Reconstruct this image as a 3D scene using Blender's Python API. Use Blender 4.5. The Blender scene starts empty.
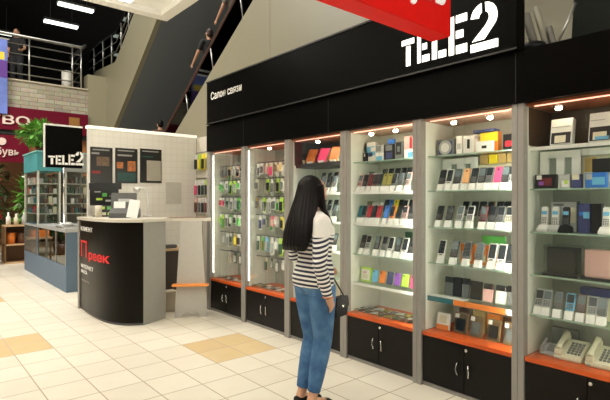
import bpy, bmesh, math, random
from mathutils import Vector, Matrix
random.seed(7)
SC = bpy.context.scene
COL = SC.collection
R = math.radians
PI = math.pi

# ------------------------------------------------------------------ materials
MATS = {}
def mat(name, col, rough=.5, metal=0., emit=0., ecol=None, vary=.06, scale=14., spec=.5, coat=0.):
    if name in MATS: return MATS[name]
    m = bpy.data.materials.new(name); m.use_nodes = True
    nt = m.node_tree; N = nt.nodes; L = nt.links
    b = N['Principled BSDF']
    c = (col[0], col[1], col[2], 1)
    b.inputs['Roughness'].default_value = rough
    b.inputs['Metallic'].default_value = metal
    b.inputs['Specular IOR Level'].default_value = spec
    b.inputs['Coat Weight'].default_value = coat
    tc = N.new('ShaderNodeTexCoord'); nz = N.new('ShaderNodeTexNoise')
    nz.inputs['Scale'].default_value = scale; nz.inputs['Detail'].default_value = 3
    L.new(tc.outputs['Object'], nz.inputs['Vector'])
    mx = N.new('ShaderNodeMix'); mx.data_type = 'RGBA'
    mx.inputs[6].default_value = tuple(max(0, x*(1-vary)) for x in col) + (1,)
    mx.inputs[7].default_value = tuple(min(1, x*(1+vary)) for x in col) + (1,)
    L.new(nz.outputs['Fac'], mx.inputs[0]); L.new(mx.outputs[2], b.inputs['Base Color'])
    if emit > 0:
        e = ecol or col
        b.inputs['Emission Color'].default_value = (e[0], e[1], e[2], 1)
        b.inputs['Emission Strength'].default_value = emit
    MATS[name] = m
    return m

def glass_mat(name, tint, gloss=.10, rough=.02):
    if name in MATS: return MATS[name]
    m = bpy.data.materials.new(name); m.use_nodes = True
    nt = m.node_tree; N = nt.nodes; L = nt.links
    N.remove(N['Principled BSDF'])
    out = N['Material Output']
    t = N.new('ShaderNodeBsdfTransparent'); t.inputs['Color'].default_value = (*tint, 1)
    g = N.new('ShaderNodeBsdfGlossy'); g.inputs['Roughness'].default_value = rough
    g.inputs['Color'].default_value = (.9, .95, .92, 1)
    fr = N.new('ShaderNodeLayerWeight'); fr.inputs['Blend'].default_value = .25
    mul = N.new('ShaderNodeMath'); mul.operation = 'MULTIPLY'; mul.inputs[1].default_value = gloss*4
    add = N.new('ShaderNodeMath'); add.operation = 'ADD'; add.inputs[1].default_value = gloss*.3; add.use_clamp = True
    L.new(fr.outputs['Fresnel'], mul.inputs[0]); L.new(mul.outputs[0], add.inputs[0])
    mx = N.new('ShaderNodeMixShader')
    L.new(add.outputs[0], mx.inputs[0]); L.new(t.outputs[0], mx.inputs[1]); L.new(g.outputs[0], mx.inputs[2])
    L.new(mx.outputs[0], out.inputs['Surface'])
    MATS[name] = m
    return m

def math_node(N, L, op, a, b=None, clamp=False):
    n = N.new('ShaderNodeMath'); n.operation = op; n.use_clamp = clamp
    for i, v in enumerate((a, b)):
        if v is None: continue
        if isinstance(v, (int, float)): n.inputs[i].default_value = v
        else: L.new(v, n.inputs[i])
    return n.outputs[0]

def floor_mat():
    m = bpy.data.materials.new('floor_tile'); m.use_nodes = True
    nt = m.node_tree; N = nt.nodes; L = nt.links; b = N['Principled BSDF']
    g = N.new('ShaderNodeNewGeometry'); sp = N.new('ShaderNodeSeparateXYZ'); L.new(g.outputs['Position'], sp.inputs[0])
    M = lambda op, a, b_=None, c=False: math_node(N, L, op, a, b_, c)
    u = M('DIVIDE', M('SUBTRACT', sp.outputs[0], 2.20), .34); v = M('DIVIDE', M('SUBTRACT', sp.outputs[1], 3.84), .36)
    fu = M('FLOOR', u); fv = M('FLOOR', v)
    du = M('ABSOLUTE', M('SUBTRACT', M('FRACT', u), .5)); dv = M('ABSOLUTE', M('SUBTRACT', M('FRACT', v), .5))
    grout = M('GREATER_THAN', M('MAXIMUM', du, dv), .486)
    # ochre two by two groups, every five tiles across and eight along, staggered by four
    def inband(idx, period, off):
        r = M('FLOORED_MODULO', M('SUBTRACT', idx, off), float(period))
        return M('LESS_THAN', r, 1.5)
    a1 = M('MULTIPLY', inband(fu, 10, 0), inband(fv, 8, 0))
    a2 = M('MULTIPLY', inband(fu, 10, 5), inband(fv, 8, 4))
    ochre = M('MAXIMUM', a1, a2)
    wn = N.new('ShaderNodeTexWhiteNoise'); wn.noise_dimensions = '2D'
    cb = N.new('ShaderNodeCombineXYZ'); L.new(fu, cb.inputs[0]); L.new(fv, cb.inputs[1]); L.new(cb.outputs[0], wn.inputs['Vector'])
    nz = N.new('ShaderNodeTexNoise'); nz.inputs['Scale'].default_value = 5; nz.inputs['Detail'].default_value = 6
    L.new(g.outputs['Position'], nz.inputs['Vector'])
    k = M('ADD', M('MULTIPLY', wn.outputs['Value'], .5), M('MULTIPLY', nz.outputs['Fac'], .5))
    c1 = N.new('ShaderNodeMix'); c1.data_type = 'RGBA'
    c1.inputs[6].default_value = (.73, .67, .555, 1); c1.inputs[7].default_value = (.84, .79, .68, 1); L.new(k, c1.inputs[0])
    c2 = N.new('ShaderNodeMix'); c2.data_type = 'RGBA'
    c2.inputs[6].default_value = (.62, .45, .24, 1); c2.inputs[7].default_value = (.74, .58, .34, 1); L.new(k, c2.inputs[0])
    c3 = N.new('ShaderNodeMix'); c3.data_type = 'RGBA'; L.new(ochre, c3.inputs[0]); L.new(c1.outputs[2], c3.inputs[6]); L.new(c2.outputs[2], c3.inputs[7])
    c4 = N.new('ShaderNodeMix'); c4.data_type = 'RGBA'; L.new(grout, c4.inputs[0]); L.new(c3.outputs[2], c4.inputs[6]); c4.inputs[7].default_value = (.36, .29, .20, 1)
    L.new(c4.outputs[2], b.inputs['Base Color'])
    L.new(M('ADD', M('MULTIPLY', grout, .4), .22), b.inputs['Roughness'])
    b.inputs['Specular IOR Level'].default_value = .4
    return m

def stone_mat():
    m = bpy.data.materials.new('split_stone'); m.use_nodes = True
    nt = m.node_tree; N = nt.nodes; L = nt.links; b = N['Principled BSDF']
    g = N.new('ShaderNodeNewGeometry'); mp = N.new('ShaderNodeMapping'); mp.inputs['Rotation'].default_value = (R(-90), 0, 0)
    L.new(g.outputs['Position'], mp.inputs['Vector'])
    br = N.new('ShaderNodeTexBrick'); br.inputs['Scale'].default_value = 1.0
    br.inputs['Color1'].default_value = (.40, .36, .27, 1); br.inputs['Color2'].default_value = (.58, .53, .42, 1); br.inputs['Mortar'].default_value = (.25, .22, .16, 1)
    br.inputs['Mortar Size'].default_value = .008; br.inputs['Brick Width'].default_value = .42; br.inputs['Row Height'].default_value = .12
    L.new(mp.outputs[0], br.inputs['Vector'])
    nz = N.new('ShaderNodeTexNoise'); nz.inputs['Scale'].default_value = 9; nz.inputs['Detail'].default_value = 8; L.new(g.outputs['Position'], nz.inputs['Vector'])
    mx = N.new('ShaderNodeMix'); mx.data_type = 'RGBA'; mx.blend_type = 'MULTIPLY'; mx.inputs[0].default_value = .5
    L.new(br.outputs['Color'], mx.inputs[6]); L.new(nz.outputs['Color'], mx.inputs[7]); L.new(mx.outputs[2], b.inputs['Base Color'])
    bp = N.new('ShaderNodeBump'); bp.inputs['Strength'].default_value = .6; L.new(nz.outputs['Fac'], bp.inputs['Height']); L.new(bp.outputs[0], b.inputs['Normal'])
    b.inputs['Roughness'].default_value = .9
    return m

def grid_panel_mat():
    m = bpy.data.materials.new('white_grid_panel'); m.use_nodes = True
    nt = m.node_tree; N = nt.nodes; L = nt.links; b = N['Principled BSDF']
    g = N.new('ShaderNodeNewGeometry'); mp = N.new('ShaderNodeMapping'); mp.inputs['Rotation'].default_value = (R(-90), 0, 0)
    L.new(g.outputs['Position'], mp.inputs['Vector'])
    br = N.new('ShaderNodeTexBrick'); br.inputs['Scale'].default_value = 1.0; br.offset = 0
    br.inputs['Color1'].default_value = (.84, .81, .73, 1); br.inputs['Color2'].default_value = (.85, .82, .74, 1); br.inputs['Mortar'].default_value = (.78, .75, .68, 1)
    br.inputs['Mortar Size'].default_value = .006; br.inputs['Brick Width'].default_value = .1; br.inputs['Row Height'].default_value = .1
    L.new(mp.outputs[0], br.inputs['Vector']); L.new(br.outputs['Color'], b.inputs['Base Color'])
    b.inputs['Roughness'].default_value = .4
    return m

def stripe_mat():
    m = bpy.data.materials.new('striped_knit'); m.use_nodes = True
    nt = m.node_tree; N = nt.nodes; L = nt.links; b = N['Principled BSDF']
    at = N.new('ShaderNodeAttribute'); at.attribute_name = 'stripe'
    ay = N.new('ShaderNodeAttribute'); ay.attribute_name = 'yoke'
    M = lambda op, a, b_=None, c=False: math_node(N, L, op, a, b_, c)
    f = M('FRACT', M('DIVIDE', at.outputs['Fac'], .031))
    s = M('LESS_THAN', f, .5)
    s = M('MULTIPLY', s, M('LESS_THAN', ay.outputs['Fac'], .5))
    mx = N.new('ShaderNodeMix'); mx.data_type = 'RGBA'; L.new(s, mx.inputs[0])
    mx.inputs[6].default_value = (.82, .80, .76, 1); mx.inputs[7].default_value = (.018, .022, .05, 1)
    L.new(mx.outputs[2], b.inputs['Base Color']); b.inputs['Roughness'].default_value = .85
    return m

def denim_mat(name, c0, c1):
    m = bpy.data.materials.new(name); m.use_nodes = True
    nt = m.node_tree; N = nt.nodes; L = nt.links; b = N['Principled BSDF']
    tc = N.new('ShaderNodeTexCoord'); nz = N.new('ShaderNodeTexNoise'); nz.inputs['Scale'].default_value = 9; nz.inputs['Detail'].default_value = 9
    L.new(tc.outputs['Object'], nz.inputs['Vector'])
    cr = N.new('ShaderNodeValToRGB'); cr.color_ramp.elements[0].position = .35; cr.color_ramp.elements[1].position = .7
    cr.color_ramp.elements[0].color = (*c0, 1); cr.color_ramp.elements[1].color = (*c1, 1)
    L.new(nz.outputs['Fac'], cr.inputs[0]); L.new(cr.outputs[0], b.inputs['Base Color']); b.inputs['Roughness'].default_value = .85
    return m

BLACK = mat('black_laminate', (.006, .0055, .005), .35, spec=.2)
SIGNBLACK = mat('black_sign_face', (.0018, .0018, .0014), .45, spec=.045)
GREY = mat('grey_post', (.285, .27, .245), .5)
GREYD = mat('dark_grey_plastic', (.09, .09, .09), .5)
ORANGE = mat('orange_deck', (.58, .09, .010), .4)
WHITE = mat('white_plastic', (.80, .79, .75), .4)
PAPER = mat('white_paper', (.86, .85, .82), .8)
CHROME = mat('chrome', (.75, .75, .73), .2, 1)
STEEL = mat('brushed_steel', (.55, .55, .53), .35, 1)
CREAM = mat('cream_panel', (.285, .262, .178), .4, vary=.04, scale=1.5)
SOFFIT = mat('grey_soffit', (.165, .185, .205), .8, vary=.04, scale=2)
DARKC = mat('dark_ceiling', (.012, .012, .011), .7)
WOOD = mat('reddish_wood', (.35, .10, .04), .45, vary=.25, scale=6)
WOODBR = mat('brown_wood', (.16, .085, .035), .5, vary=.25, scale=6)
WOODL = mat('light_wood', (.55, .36, .2), .45, vary=.2, scale=6)
BACKW = mat('cabinet_back', (.66, .67, .60), .5)
BACKD = mat('cabinet_back_dark', (.03, .027, .024), .5)
BACKBR = mat('cabinet_back_brown', (.05, .027, .013), .4)
GLASS = glass_mat('door_glass', (.975, .985, .975), .05)
SHELFG = glass_mat('shelf_glass', (.90, .96, .92), .10)
CLEAR = glass_mat('clear_plastic', (.92, .94, .93), .08, .10)
SMOKE = glass_mat('smoked_glass', (.05, .05, .05), .10, .05)
EDGE = mat('glass_edge', (.35, .48, .38), .25)
LED = mat('led_white', (1, .98, .92), .5, emit=3.2, ecol=(1, .97, .88))
LEDT = mat('led_tube', (1, .98, .92), .5, emit=42, ecol=(1, .97, .84))
LEDW = mat('led_pink', (1, .75, .6), .5, emit=1.6, ecol=(1, .50, .36))
BULB = mat('spot_bulb', (1, .9, .7), .5, emit=60, ecol=(1, .86, .58))
LAMP = mat('ceiling_lamp_diffuser', (1, .97, .9), .5, emit=13.8, ecol=(1, .965, .87))
FLUO = mat('fluorescent_tube', (1, 1, .95), .5, emit=2.6, ecol=(.93, 1, .88))
LETTER = mat('lit_letter', (1, 1, .92), .5, emit=1.5, ecol=(1, .98, .86))
LETTERW = mat('white_lettering', (.85, .84, .80), .6)
RED = mat('red_sign_face', (.62, .004, .003), .45, spec=.25, emit=.12, ecol=(1, .02, .01))
CRIMSON = mat('crimson_sign', (.13, .003, .018), .5, spec=.2)
PINKW = mat('pale_pink_lettering', (.78, .62, .56), .6)
BLUEG = mat('blue_grey_laminate', (.10, .155, .225), .5)
TEAL = mat('teal_panel', (.06, .30, .33), .5)
SKIN = mat('skin', (.56, .30, .19), .55, vary=.05)
HAIR = mat('black_hair', (.005, .004, .004), .45, vary=.4, scale=60, spec=.2)
HAIRB = mat('brown_hair', (.03, .015, .008), .5)
LEATHER = mat('black_leather', (.006, .006, .006), .5, spec=.2)
STRIPE = stripe_mat()
DENIM = denim_mat('blue_denim', (.025, .09, .215), (.09, .21, .38))
CLOTHD = mat('dark_cloth', (.02, .02, .022), .9)
CLOTHB = mat('brown_cloth', (.10, .05, .035), .9)

# ------------------------------------------------------------------ mesh helpers
def bm_new(): return bmesh.new()
def add_box(bm, lo, hi, mi=0, rot=None):
    x0, y0, z0 = lo; x1, y1, z1 = hi
    vs = [bm.verts.new(rot @ Vector(p) if rot else p) for p in ((x0,y0,z0),(x1,y0,z0),(x1,y1,z0),(x0,y1,z0),(x0,y0,z1),(x1,y0,z1),(x1,y1,z1),(x0,y1,z1))]
    for f in ((0,3,2,1),(4,5,6,7),(0,1,5,4),(1,2,6,5),(2,3,7,6),(3,0,4,7)):
        bm.faces.new([vs[i] for i in f]).material_index = mi
    return vs
def add_prism(bm, poly, h0, h1, axis='z', mi=0, mtx=None):
    """a closed outline (2D) extruded along an axis"""
    def P(a, b, c):
        p = {'z': (a, b, c), 'y': (a, c, b), 'x': (c, a, b)}[axis]
        return mtx @ Vector(p) if mtx else p
    v0 = [bm.verts.new(P(a, b, h0)) for a, b in poly]; v1 = [bm.verts.new(P(a, b, h1)) for a, b in poly]
    n = len(poly)
    fs = [bm.faces.new(v0[::-1]), bm.faces.new(v1)]
    for i in range(n): fs.append(bm.faces.new((v0[i], v0[(i+1) % n], v1[(i+1) % n], v1[i])))
    for f in fs: f.material_index = mi
def add_tube(bm, pts, rad, seg=10, mi=0, cap=True, up=(0, 0, 1)):
    """tube along points; rad = number, list, or list of (ra, rb) half widths"""
    pts = [Vector(p) for p in pts]; n = len(pts); rings = []
    up = Vector(up)
    for i, p in enumerate(pts):
        t = (pts[min(i+1, n-1)] - pts[max(i-1, 0)]).normalized()
        u = up if abs(t.dot(up)) < .95 else Vector((1, 0, 0))
        a = t.cross(u).normalized(); b = a.cross(t).normalized()
        r = rad[i] if isinstance(rad, (list, tuple)) else rad
        ra, rb = r if isinstance(r, (list, tuple)) else (r, r)
        rings.append([bm.verts.new(p + a*math.cos(2*PI*k/seg)*ra + b*math.sin(2*PI*k/seg)*rb) for k in range(seg)])
    for A, B in zip(rings, rings[1:]):
        for k in range(seg):
            f = bm.faces.new((A[k], A[(k+1) % seg], B[(k+1) % seg], B[k])); f.material_index = mi; f.smooth = True
    if cap:
        bm.faces.new(rings[0][::-1]).material_index = mi; bm.faces.new(rings[-1]).material_index = mi
def add_loft(bm, rings_def, seg=20, mi=0):
    """rings (z, cx, cy, rx, ry) stacked upward"""
    rings = [[bm.verts.new((cx+rx*math.cos(2*PI*k/seg), cy+ry*math.sin(2*PI*k/seg), z)) for k in range(seg)] for z, cx, cy, rx, ry in rings_def]
    for A, B in zip(rings, rings[1:]):
        for k in range(seg):
            f = bm.faces.new((A[k], A[(k+1) % seg], B[(k+1) % seg], B[k])); f.material_index = mi; f.smooth = True
    bm.faces.new(rings[0][::-1]).material_index = mi; bm.faces.new(rings[-1]).material_index = mi
def add_ball(bm, c, r, mi=0, seg=14, rot=None):
    rx, ry, rz = r if isinstance(r, (tuple, list)) else (r, r, r)
    m = Matrix.Translation(Vector(c)) @ (rot.to_4x4() if rot else Matrix()) @ Matrix.Diagonal((rx, ry, rz, 1))
    g = bmesh.ops.create_uvsphere(bm, u_segments=seg, v_segments=max(6, seg*2//3), radius=1, matrix=m)
    for v in g['verts']:
        for f in v.link_faces: f.material_index = mi; f.smooth = True
def bevel(bm, w=.003, seg=2):
    bmesh.ops.bevel(bm, geom=list(bm.edges), offset=w, segments=seg, affect='EDGES', clamp_overlap=True)
def mesh(name, bm, mats):
    bmesh.ops.recalc_face_normals(bm, faces=list(bm.faces))
    me = bpy.data.meshes.new(name); bm.to_mesh(me); bm.free()
    for m in (mats if isinstance(mats, (list, tuple)) else [mats]): me.materials.append(m)
    return me
def obj(name, data, mats=None, parent=None, loc=None, label=None):
    if isinstance(data, bmesh.types.BMesh): data = mesh(name, data, mats)
    o = bpy.data.objects.new(name, data); COL.objects.link(o)
    if parent: o.parent = parent
    if loc: o.location = loc
    if label: o['label'] = label
    return o
def tag(o, label, cat, group=None):
    o['label'] = label; o['category'] = cat
    if group: o['group'] = group
    return o
def thing(name, label, cat, loc=(0, 0, 0), rz=0, group=None):
    o = bpy.data.objects.new(name, None); COL.objects.link(o); o.empty_display_size = .05
    o.location = loc; o.rotation_euler = (0, 0, rz)
    return tag(o, label, cat, group)
def structure(o):
    o['kind'] = 'structure'; return o
def box_obj(name, lo, hi, m, parent=None, bev=0, label=None):
    bm = bm_new(); add_box(bm, lo, hi)
    if bev: bevel(bm, bev)
    return obj(name, bm, m, parent, label=label)

TXT = {}
def text_geo(body, bold=0.):
    """vertices and faces of one flat word, lower left at the origin"""
    c = bpy.data.curves.new('word', 'FONT'); c.body = body; c.offset = bold; c.extrude = .0; c.fill_mode = 'FRONT'; c.resolution_u = 4
    o = bpy.data.objects.new('word', c); COL.objects.link(o)
    me = bpy.data.meshes.new_from_object(o.evaluated_get(bpy.context.evaluated_depsgraph_get()))
    vs = [v.co.copy() for v in me.vertices]; fs = [tuple(p.vertices) for p in me.polygons]
    bpy.data.objects.remove(o); bpy.data.curves.remove(c); bpy.data.meshes.remove(me)
    x0 = min(v.x for v in vs); y0 = min(v.y for v in vs); x1 = max(v.x for v in vs); y1 = max(v.y for v in vs)
    return [((v.x-x0)/(x1-x0), (v.y-y0)/(y1-y0)) for v in vs], fs
def text_obj(name, body, w, h, place, m, parent, bold=0., depth=.006, label=None, curved=False):
    """lettering w by h; place(u, v, d) maps metres along, up and outwards to a point"""
    uv, fs = text_geo(body, bold)
    bm = bm_new()
    vs = [bm.verts.new((u*w, v*h, 0)) for u, v in uv]
    for f in fs:
        try: bm.faces.new([vs[i] for i in f])
        except ValueError: pass
    if curved:
        k = .02
        while k < w:
            bmesh.ops.bisect_plane(bm, geom=list(bm.verts)+list(bm.edges)+list(bm.faces), plane_co=(k, 0, 0), plane_no=(1, 0, 0)); k += .02
    for v in bm.verts: v.co = place(v.co.x, v.co.y, depth)
    ext = bmesh.ops.extrude_face_region(bm, geom=list(bm.faces))
    # the extruded copy goes back to the surface, which makes each letter a raised solid
    back = {v for v in ext['geom'] if isinstance(v, bmesh.types.BMVert)}
    p0, p1 = Vector(place(0, 0, depth)), Vector(place(0, 0, .0005))
    d = p1-p0
    for v in back: v.co += d
    return obj(name, bm, m, parent, label=label)

# logo letters, drawn as stencil shapes in a unit box
def logo_polys(ch):
    if ch == 'T': return [[(0,.80),(1,.80),(1,1),(0,1)], [(.36,0),(.70,0),(.70,.74),(.36,.74)]]
    if ch == 'E': return [[(0,0),(.29,0),(.29,1),(0,1)], [(.40,0),(1,0),(1,.22),(.40,.22)], [(.40,.40),(.80,.40),(.80,.60),(.40,.60)], [(.40,.80),(1,.80),(1,1),(.40,1)]]
    if ch == 'L': return [[(0,0),(.36,0),(.36,1),(0,1)], [(.47,0),(1,0),(1,.22),(.47,.22)]]
    if ch == '2':
        base = [(0,0),(1,0),(1,.17),(0,.17)]
        def arc(cx, cy, rx, ry, a0, a1, n=10): return [(cx+rx*math.cos(R(a0+(a1-a0)*i/n)), cy+ry*math.sin(R(a0+(a1-a0)*i/n))) for i in range(n+1)]
        left = arc(.46, .68, .46, .32, 172, 96) + arc(.44, .68, .13, .12, 100, 172)
        right = arc(.52, .68, .46, .32, 88, -28) + [(.52, .225), (.05, .225)] + [(.53, .50)] + arc(.54, .68, .14, .12, -35, 80, 6)
        return [base, left, right]
def logo(parent, ch, u0, u1, v0, h, place, m, name='letter', depth=.004):
    bm = bm_new()
    for poly in logo_polys(ch):
        a = [bm.verts.new(place(u0+x*(u1-u0), v0+y*h, depth)) for x, y in poly]
        b = [bm.verts.new(place(u0+x*(u1-u0), v0+y*h, .001)) for x, y in poly]
        n = len(poly); bm.faces.new(a); bm.faces.new(b[::-1])
        for i in range(n): bm.faces.new((a[i], b[i], b[(i+1) % n], a[(i+1) % n]))
    return obj(name, bm, m, parent)
def facing_aisle(X, Yl, z):      # a board that faces -X; u runs towards -Y
    return lambda u, v, d: (X-d, Yl-u, z+v)
def facing_front(Xl, Y, z):      # a board that faces -Y; u runs towards +X
    return lambda u, v, d: (Xl+u, Y-d, z+v)

ORD = ['first', 'second', 'third', 'fourth', 'fifth', 'sixth', 'seventh', 'eighth', 'ninth', 'tenth', 'eleventh', 'twelfth', 'thirteenth', 'fourteenth', 'fifteenth', 'sixteenth', 'seventeenth', 'eighteenth']

# ------------------------------------------------------------------ room shell
fl = box_obj('floor', (-9, -4, -.1), (10, 24, 0), floor_mat()); structure(fl)
bm = bm_new(); add_box(bm, (-6, -4, 4.2), (3.02, 6.74, 4.6))
structure(obj('ceiling', bm, mat('white_ceiling', (.86, .85, .80), .7)))
bm = bm_new(); add_box(bm, (2.86, -4, 4.12), (3.02, 6.74, 4.199)); add_box(bm, (-6, 6.58, 4.12), (2.86, 6.74, 4.199))
structure(obj('trim_1', bm, mat('white_trim', (.82, .80, .73), .6)))
structure(box_obj('ceiling_upper', (-9, 13, 8.3), (14, 26, 8.5), DARKC))
structure(box_obj('wall_back', (-9, 25.8, 4.7), (14, 26, 8.3), DARKC))
structure(box_obj('wall_shop', (-9, 19.0, 0), (8, 19.2, 4.4), mat('shop_back_wall', (.10, .05, .03), .8)))
STONE = stone_mat()
structure(box_obj('wall_parapet', (-9, 15, 3.98), (4.26, 15.25, 4.72), STONE))
structure(box_obj('floor_upper', (-9, 15.25, 4.4), (4.26, 25.8, 4.70), DARKC))
structure(box_obj('trim_2', (-9, 14.97, 4.72), (4.27, 15.28, 4.76), mat('parapet_coping', (.45, .40, .3), .7)))
structure(box_obj('wall_pier', (4.26, 15.0, 0), (5.2, 15.4, 5.2), CREAM))

# upper railing
t = thing('railing', 'steel railing with horizontal bars along the upper floor edge', 'railing', (0, 15.1, 4.76))
bm = bm_new(); add_tube(bm, [(-6, 0, 1.22), (4.1, 0, 1.22), (4.22, .0, 1.3), (4.22, 1.6, 1.3)], .045, 10); obj('handrail', bm, STEEL, t)
for k in range(4):
    bm = bm_new(); z = .18+k*.27; add_tube(bm, [(-6, 0, z), (4.1, 0, z), (4.22, 1.6, z)], .018, 8); obj('bar', bm, STEEL, t)
for x in (-.5, 1.15, 2.75, 3.86, 4.1):
    bm = bm_new(); add_tube(bm, [(x, .0, 0), (x, .0, 1.2)], .025, 8); obj('post', bm, STEEL, t)
bm = bm_new(); add_tube(bm, [(3.82, .45, .0), (3.82, .45, .62)], .14, 20)
tag(obj('litter_bin', bm, mat('white_bin', (.75, .73, .66), .5), loc=(0, 15.1, 4.70)), 'white round bin standing behind the upper railing', 'bin')
for i, (x, y, d) in enumerate(((3.6, 15.73, 1.05), (3.6, 17.55, 1.08), (2.2, 19.8, .9))):
    t = thing('ceiling_light', ['fluorescent tube light on the dark upper ceiling, nearest and highest of three', 'fluorescent tube light on the dark upper ceiling, second above railing', 'dim fluorescent light farthest back on the dark upper ceiling'][i], 'light', (x, y, 8.3), 0, 'upper floor fluorescent lights')
    obj('housing', (lambda b: (add_box(b, (0, -.14, -.9), (d, .14, -.84)), add_box(b, (.2, -.01, -.84), (.22, .01, 0)), add_box(b, (d-.22, -.01, -.84), (d-.2, .01, 0)), b)[-1])(bm_new()), GREYD, t)
    obj('tube', (lambda b: (add_box(b, (.03, -.09, -.97), (d-.03, .09, -.905)), b)[-1])(bm_new()), FLUO, t)

# store signs below the parapet
t = thing('store_sign', 'long crimson shop sign under the stone parapet', 'sign', (0, 14.9, 3.36))
box_obj('panel', (-6, 0, 0), (4.24, .1, .62), CRIMSON, t)
text_obj('lettering', 'ТВО', .98, .25, lambda u, v, d: (1.75+u, -d, .14+v), PINKW, t, .02, .03)
box_obj('golden_emblem', (3.72, -.02, .12), (4.0, 0, .5), mat('dull_gold', (.30, .14, .03), .6), t)
t = thing('store_sign', 'crimson shoe shop sign under the long crimson sign', 'sign', (0, 14.95, 2.5))
box_obj('panel', (-6, 0, 0), (2.72, .1, .72), mat('crimson_sign_lower', (.15, .004, .02), .5, spec=.2), t)
text_obj('lettering', 'обувь', .68, .26, lambda u, v, d: (1.80+u, -d, .12+v), PINKW, t, .015, .03)
bm = bm_new(); add_tube(bm, [(2.08, -.03, .54), (2.08, 0, .54)], .1, 20); obj('emblem', bm, PINKW, t)
structure(box_obj('trim_3', (-9, 14.95, 3.24), (4.26, 15.2, 3.36), DARKC))
structure(box_obj('trim_4', (2.74, 15.1, 2.2), (4.26, 15.2, 3.24), mat('orange_lattice', (.38, .15, .05), .6, vary=.5, scale=30)))

# blue banner on the upper railing
t = thing('banner', 'blue and violet vertical banner hanging on the upper railing', 'banner', (1.4, 14.80, 3.76))
box_obj('cloth', (0, 0, 0), (.785, .03, 1.96), mat('blue_banner', (.13, .19, .55), .6, vary=.5, scale=2), t)
box_obj('violet_band', (.35, -.006, .95), (.785, -.001, 1.4), mat('violet_band', (.10, .03, .25), .6), t)
box_obj('yellow_band', (.3, -.006, 1.42), (.72, -.001, 1.62), mat('yellow_band', (.75, .55, .05), .6), t)
box_obj('hanging_rod', (-.05, 0, 1.96), (.83, .03, 2.0), STEEL, t)

# escalators
def pl(poly, x0, x1, m, name, parent):
    bm = bm_new(); add_prism(bm, poly, x0, x1, 'x'); return obj(name, bm, m, parent)
ea = thing('escalator', 'upper escalator with cream side cladding rising above the kiosk', 'escalator', (4.8, 14, 0))
def shift(poly): return [(y-14, z) for y, z in poly]
top_edge = [(17.1, 5.25), (16.03, 5.6), (14.26, 5.5), (13.68, 5.855), (12.7, 6.55), (8.0, 9.85)]
bot_edge = [(8.0, 8.40), (10.868, 6.23), (11.7, 5.567), (13.447, 4.265), (15.0, 3.15), (17.1, 3.0)]
pl(shift(top_edge + bot_edge), 0, .12, CREAM, 'side_cladding', ea)
sof = [(8.0, 8.40), (10.868, 6.23), (11.7, 5.567), (13.447, 4.265), (15.0, 3.15), (15.0, 3.3), (13.447, 4.42), (11.7, 5.72), (10.868, 6.39), (8.0, 8.55)]
pl(shift(sof), .12, 6.5, SOFFIT, 'soffit', ea)
hr = [(16.9, 6.5), (15.9, 6.55), (14.3, 6.5), (13.6, 6.85), (12.7, 7.5), (9, 10.1)]
bm = bm_new(); add_tube(bm, [(.08, y-14, z-.1) for y, z in hr], .04, 8); obj('handrail', bm, LEATHER, ea)
gl = shift([(16.9, 6.36), (15.9, 6.42), (14.3, 6.36), (13.6, 6.72), (12.7, 7.36), (9, 9.95), (9, 9.2), (12.7, 6.56), (13.68, 5.86), (14.26, 5.51), (16.03, 5.61), (16.9, 5.35)])
pl(gl, .06, .08, SMOKE, 'balustrade', ea)

for y, z0, z1 in ((16.4, 5.5, 6.42), (15.5, 5.58, 6.42), (14.7, 5.54, 6.40), (13.9, 5.75, 6.55), (13.3, 6.15, 6.95), (12.5, 6.7, 7.5)):
    bm = bm_new(); add_tube(bm, [(.05, y-14, z0), (.05, y-14, z1)], .02, 6); obj('baluster', bm, STEEL, ea)
for q in (.35, .62):
    bm = bm_new(); add_tube(bm, [(.045, y-14, z-.05-q) for y, z in hr], .014, 6); obj('guide_bar', bm, STEEL, ea)

eb = thing('escalator', 'lower escalator with dark glass balustrade and cream cladding behind the black sign', 'escalator', (4.8, 9, 0))
def shb(poly): return [(y-9, z) for y, z in poly]
bl = lambda y: 5.034 - .643*(y-7.112)
hl = lambda y: 5.259 - .69*(y-7.817)
clad = [(16.5, .0), (15.2, 0), (14.8, bl(14.8)), (13, bl(13)), (10.2, bl(10.2)), (8.4, bl(8.4)), (6.0, bl(6.0)), (5.2, bl(5.4)), (-1.5, bl(5.4)), (-1.5, 2.2), (6.5, 2.2), (8, 2.2), (11.0, .0)]
clad = [(15.0, 0)] + [(y, bl(y)) for y in (14.6, 13, 11, 9, 7, 5.6)] + [(5.0, bl(5.5)), (-1.5, bl(5.5)), (-1.5, 2.3), (7.4, 2.3), (10.8, 0)]
bm = bm_new(); add_prism(bm, shb(clad), 0, .12, 'x'); obj('side_cladding', bm, CREAM, eb)
for y in (6.6, 4.4, 2.4):
    box_obj('panel_joint', (-.004, y-9, 2.32), (-.0005, y-9+.012, bl(max(y, 5.5))-.02), mat('joint', (.36, .31, .22), .6), eb)
bm = bm_new(); add_prism(bm, shb([(y, bl(y)-.12) for y in (14.8, 5.5)] + [(-1.5, bl(5.5)-.12), (-1.5, bl(5.5)-.5)] + [(y, bl(y)-.55) for y in (5.5, 14.8)]), .14, 1.2, 'x'); obj('step_band', bm, mat('escalator_steps', (.05, .05, .05), .5, .3), eb)
ys = [14, 12, 10, 8, 6.5, 5.6]
pl(shb([(y, hl(y)-.05) for y in ys] + [(4.8, hl(5.6)-.05), (4.8, bl(5.5)+.01)] + [(y, bl(y)+.01) for y in reversed(ys)]), .05, .07, SMOKE, 'balustrade', eb)
pl(shb([(y, hl(y)-.05) for y in ys] + [(4.8, hl(5.6)-.05), (4.8, bl(5.5)+.01)] + [(y, bl(y)+.01) for y in reversed(ys)]), 1.22, 1.24, mat('far_balustrade', (.02, .02, .02), .2), 'balustrade', eb)
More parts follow.
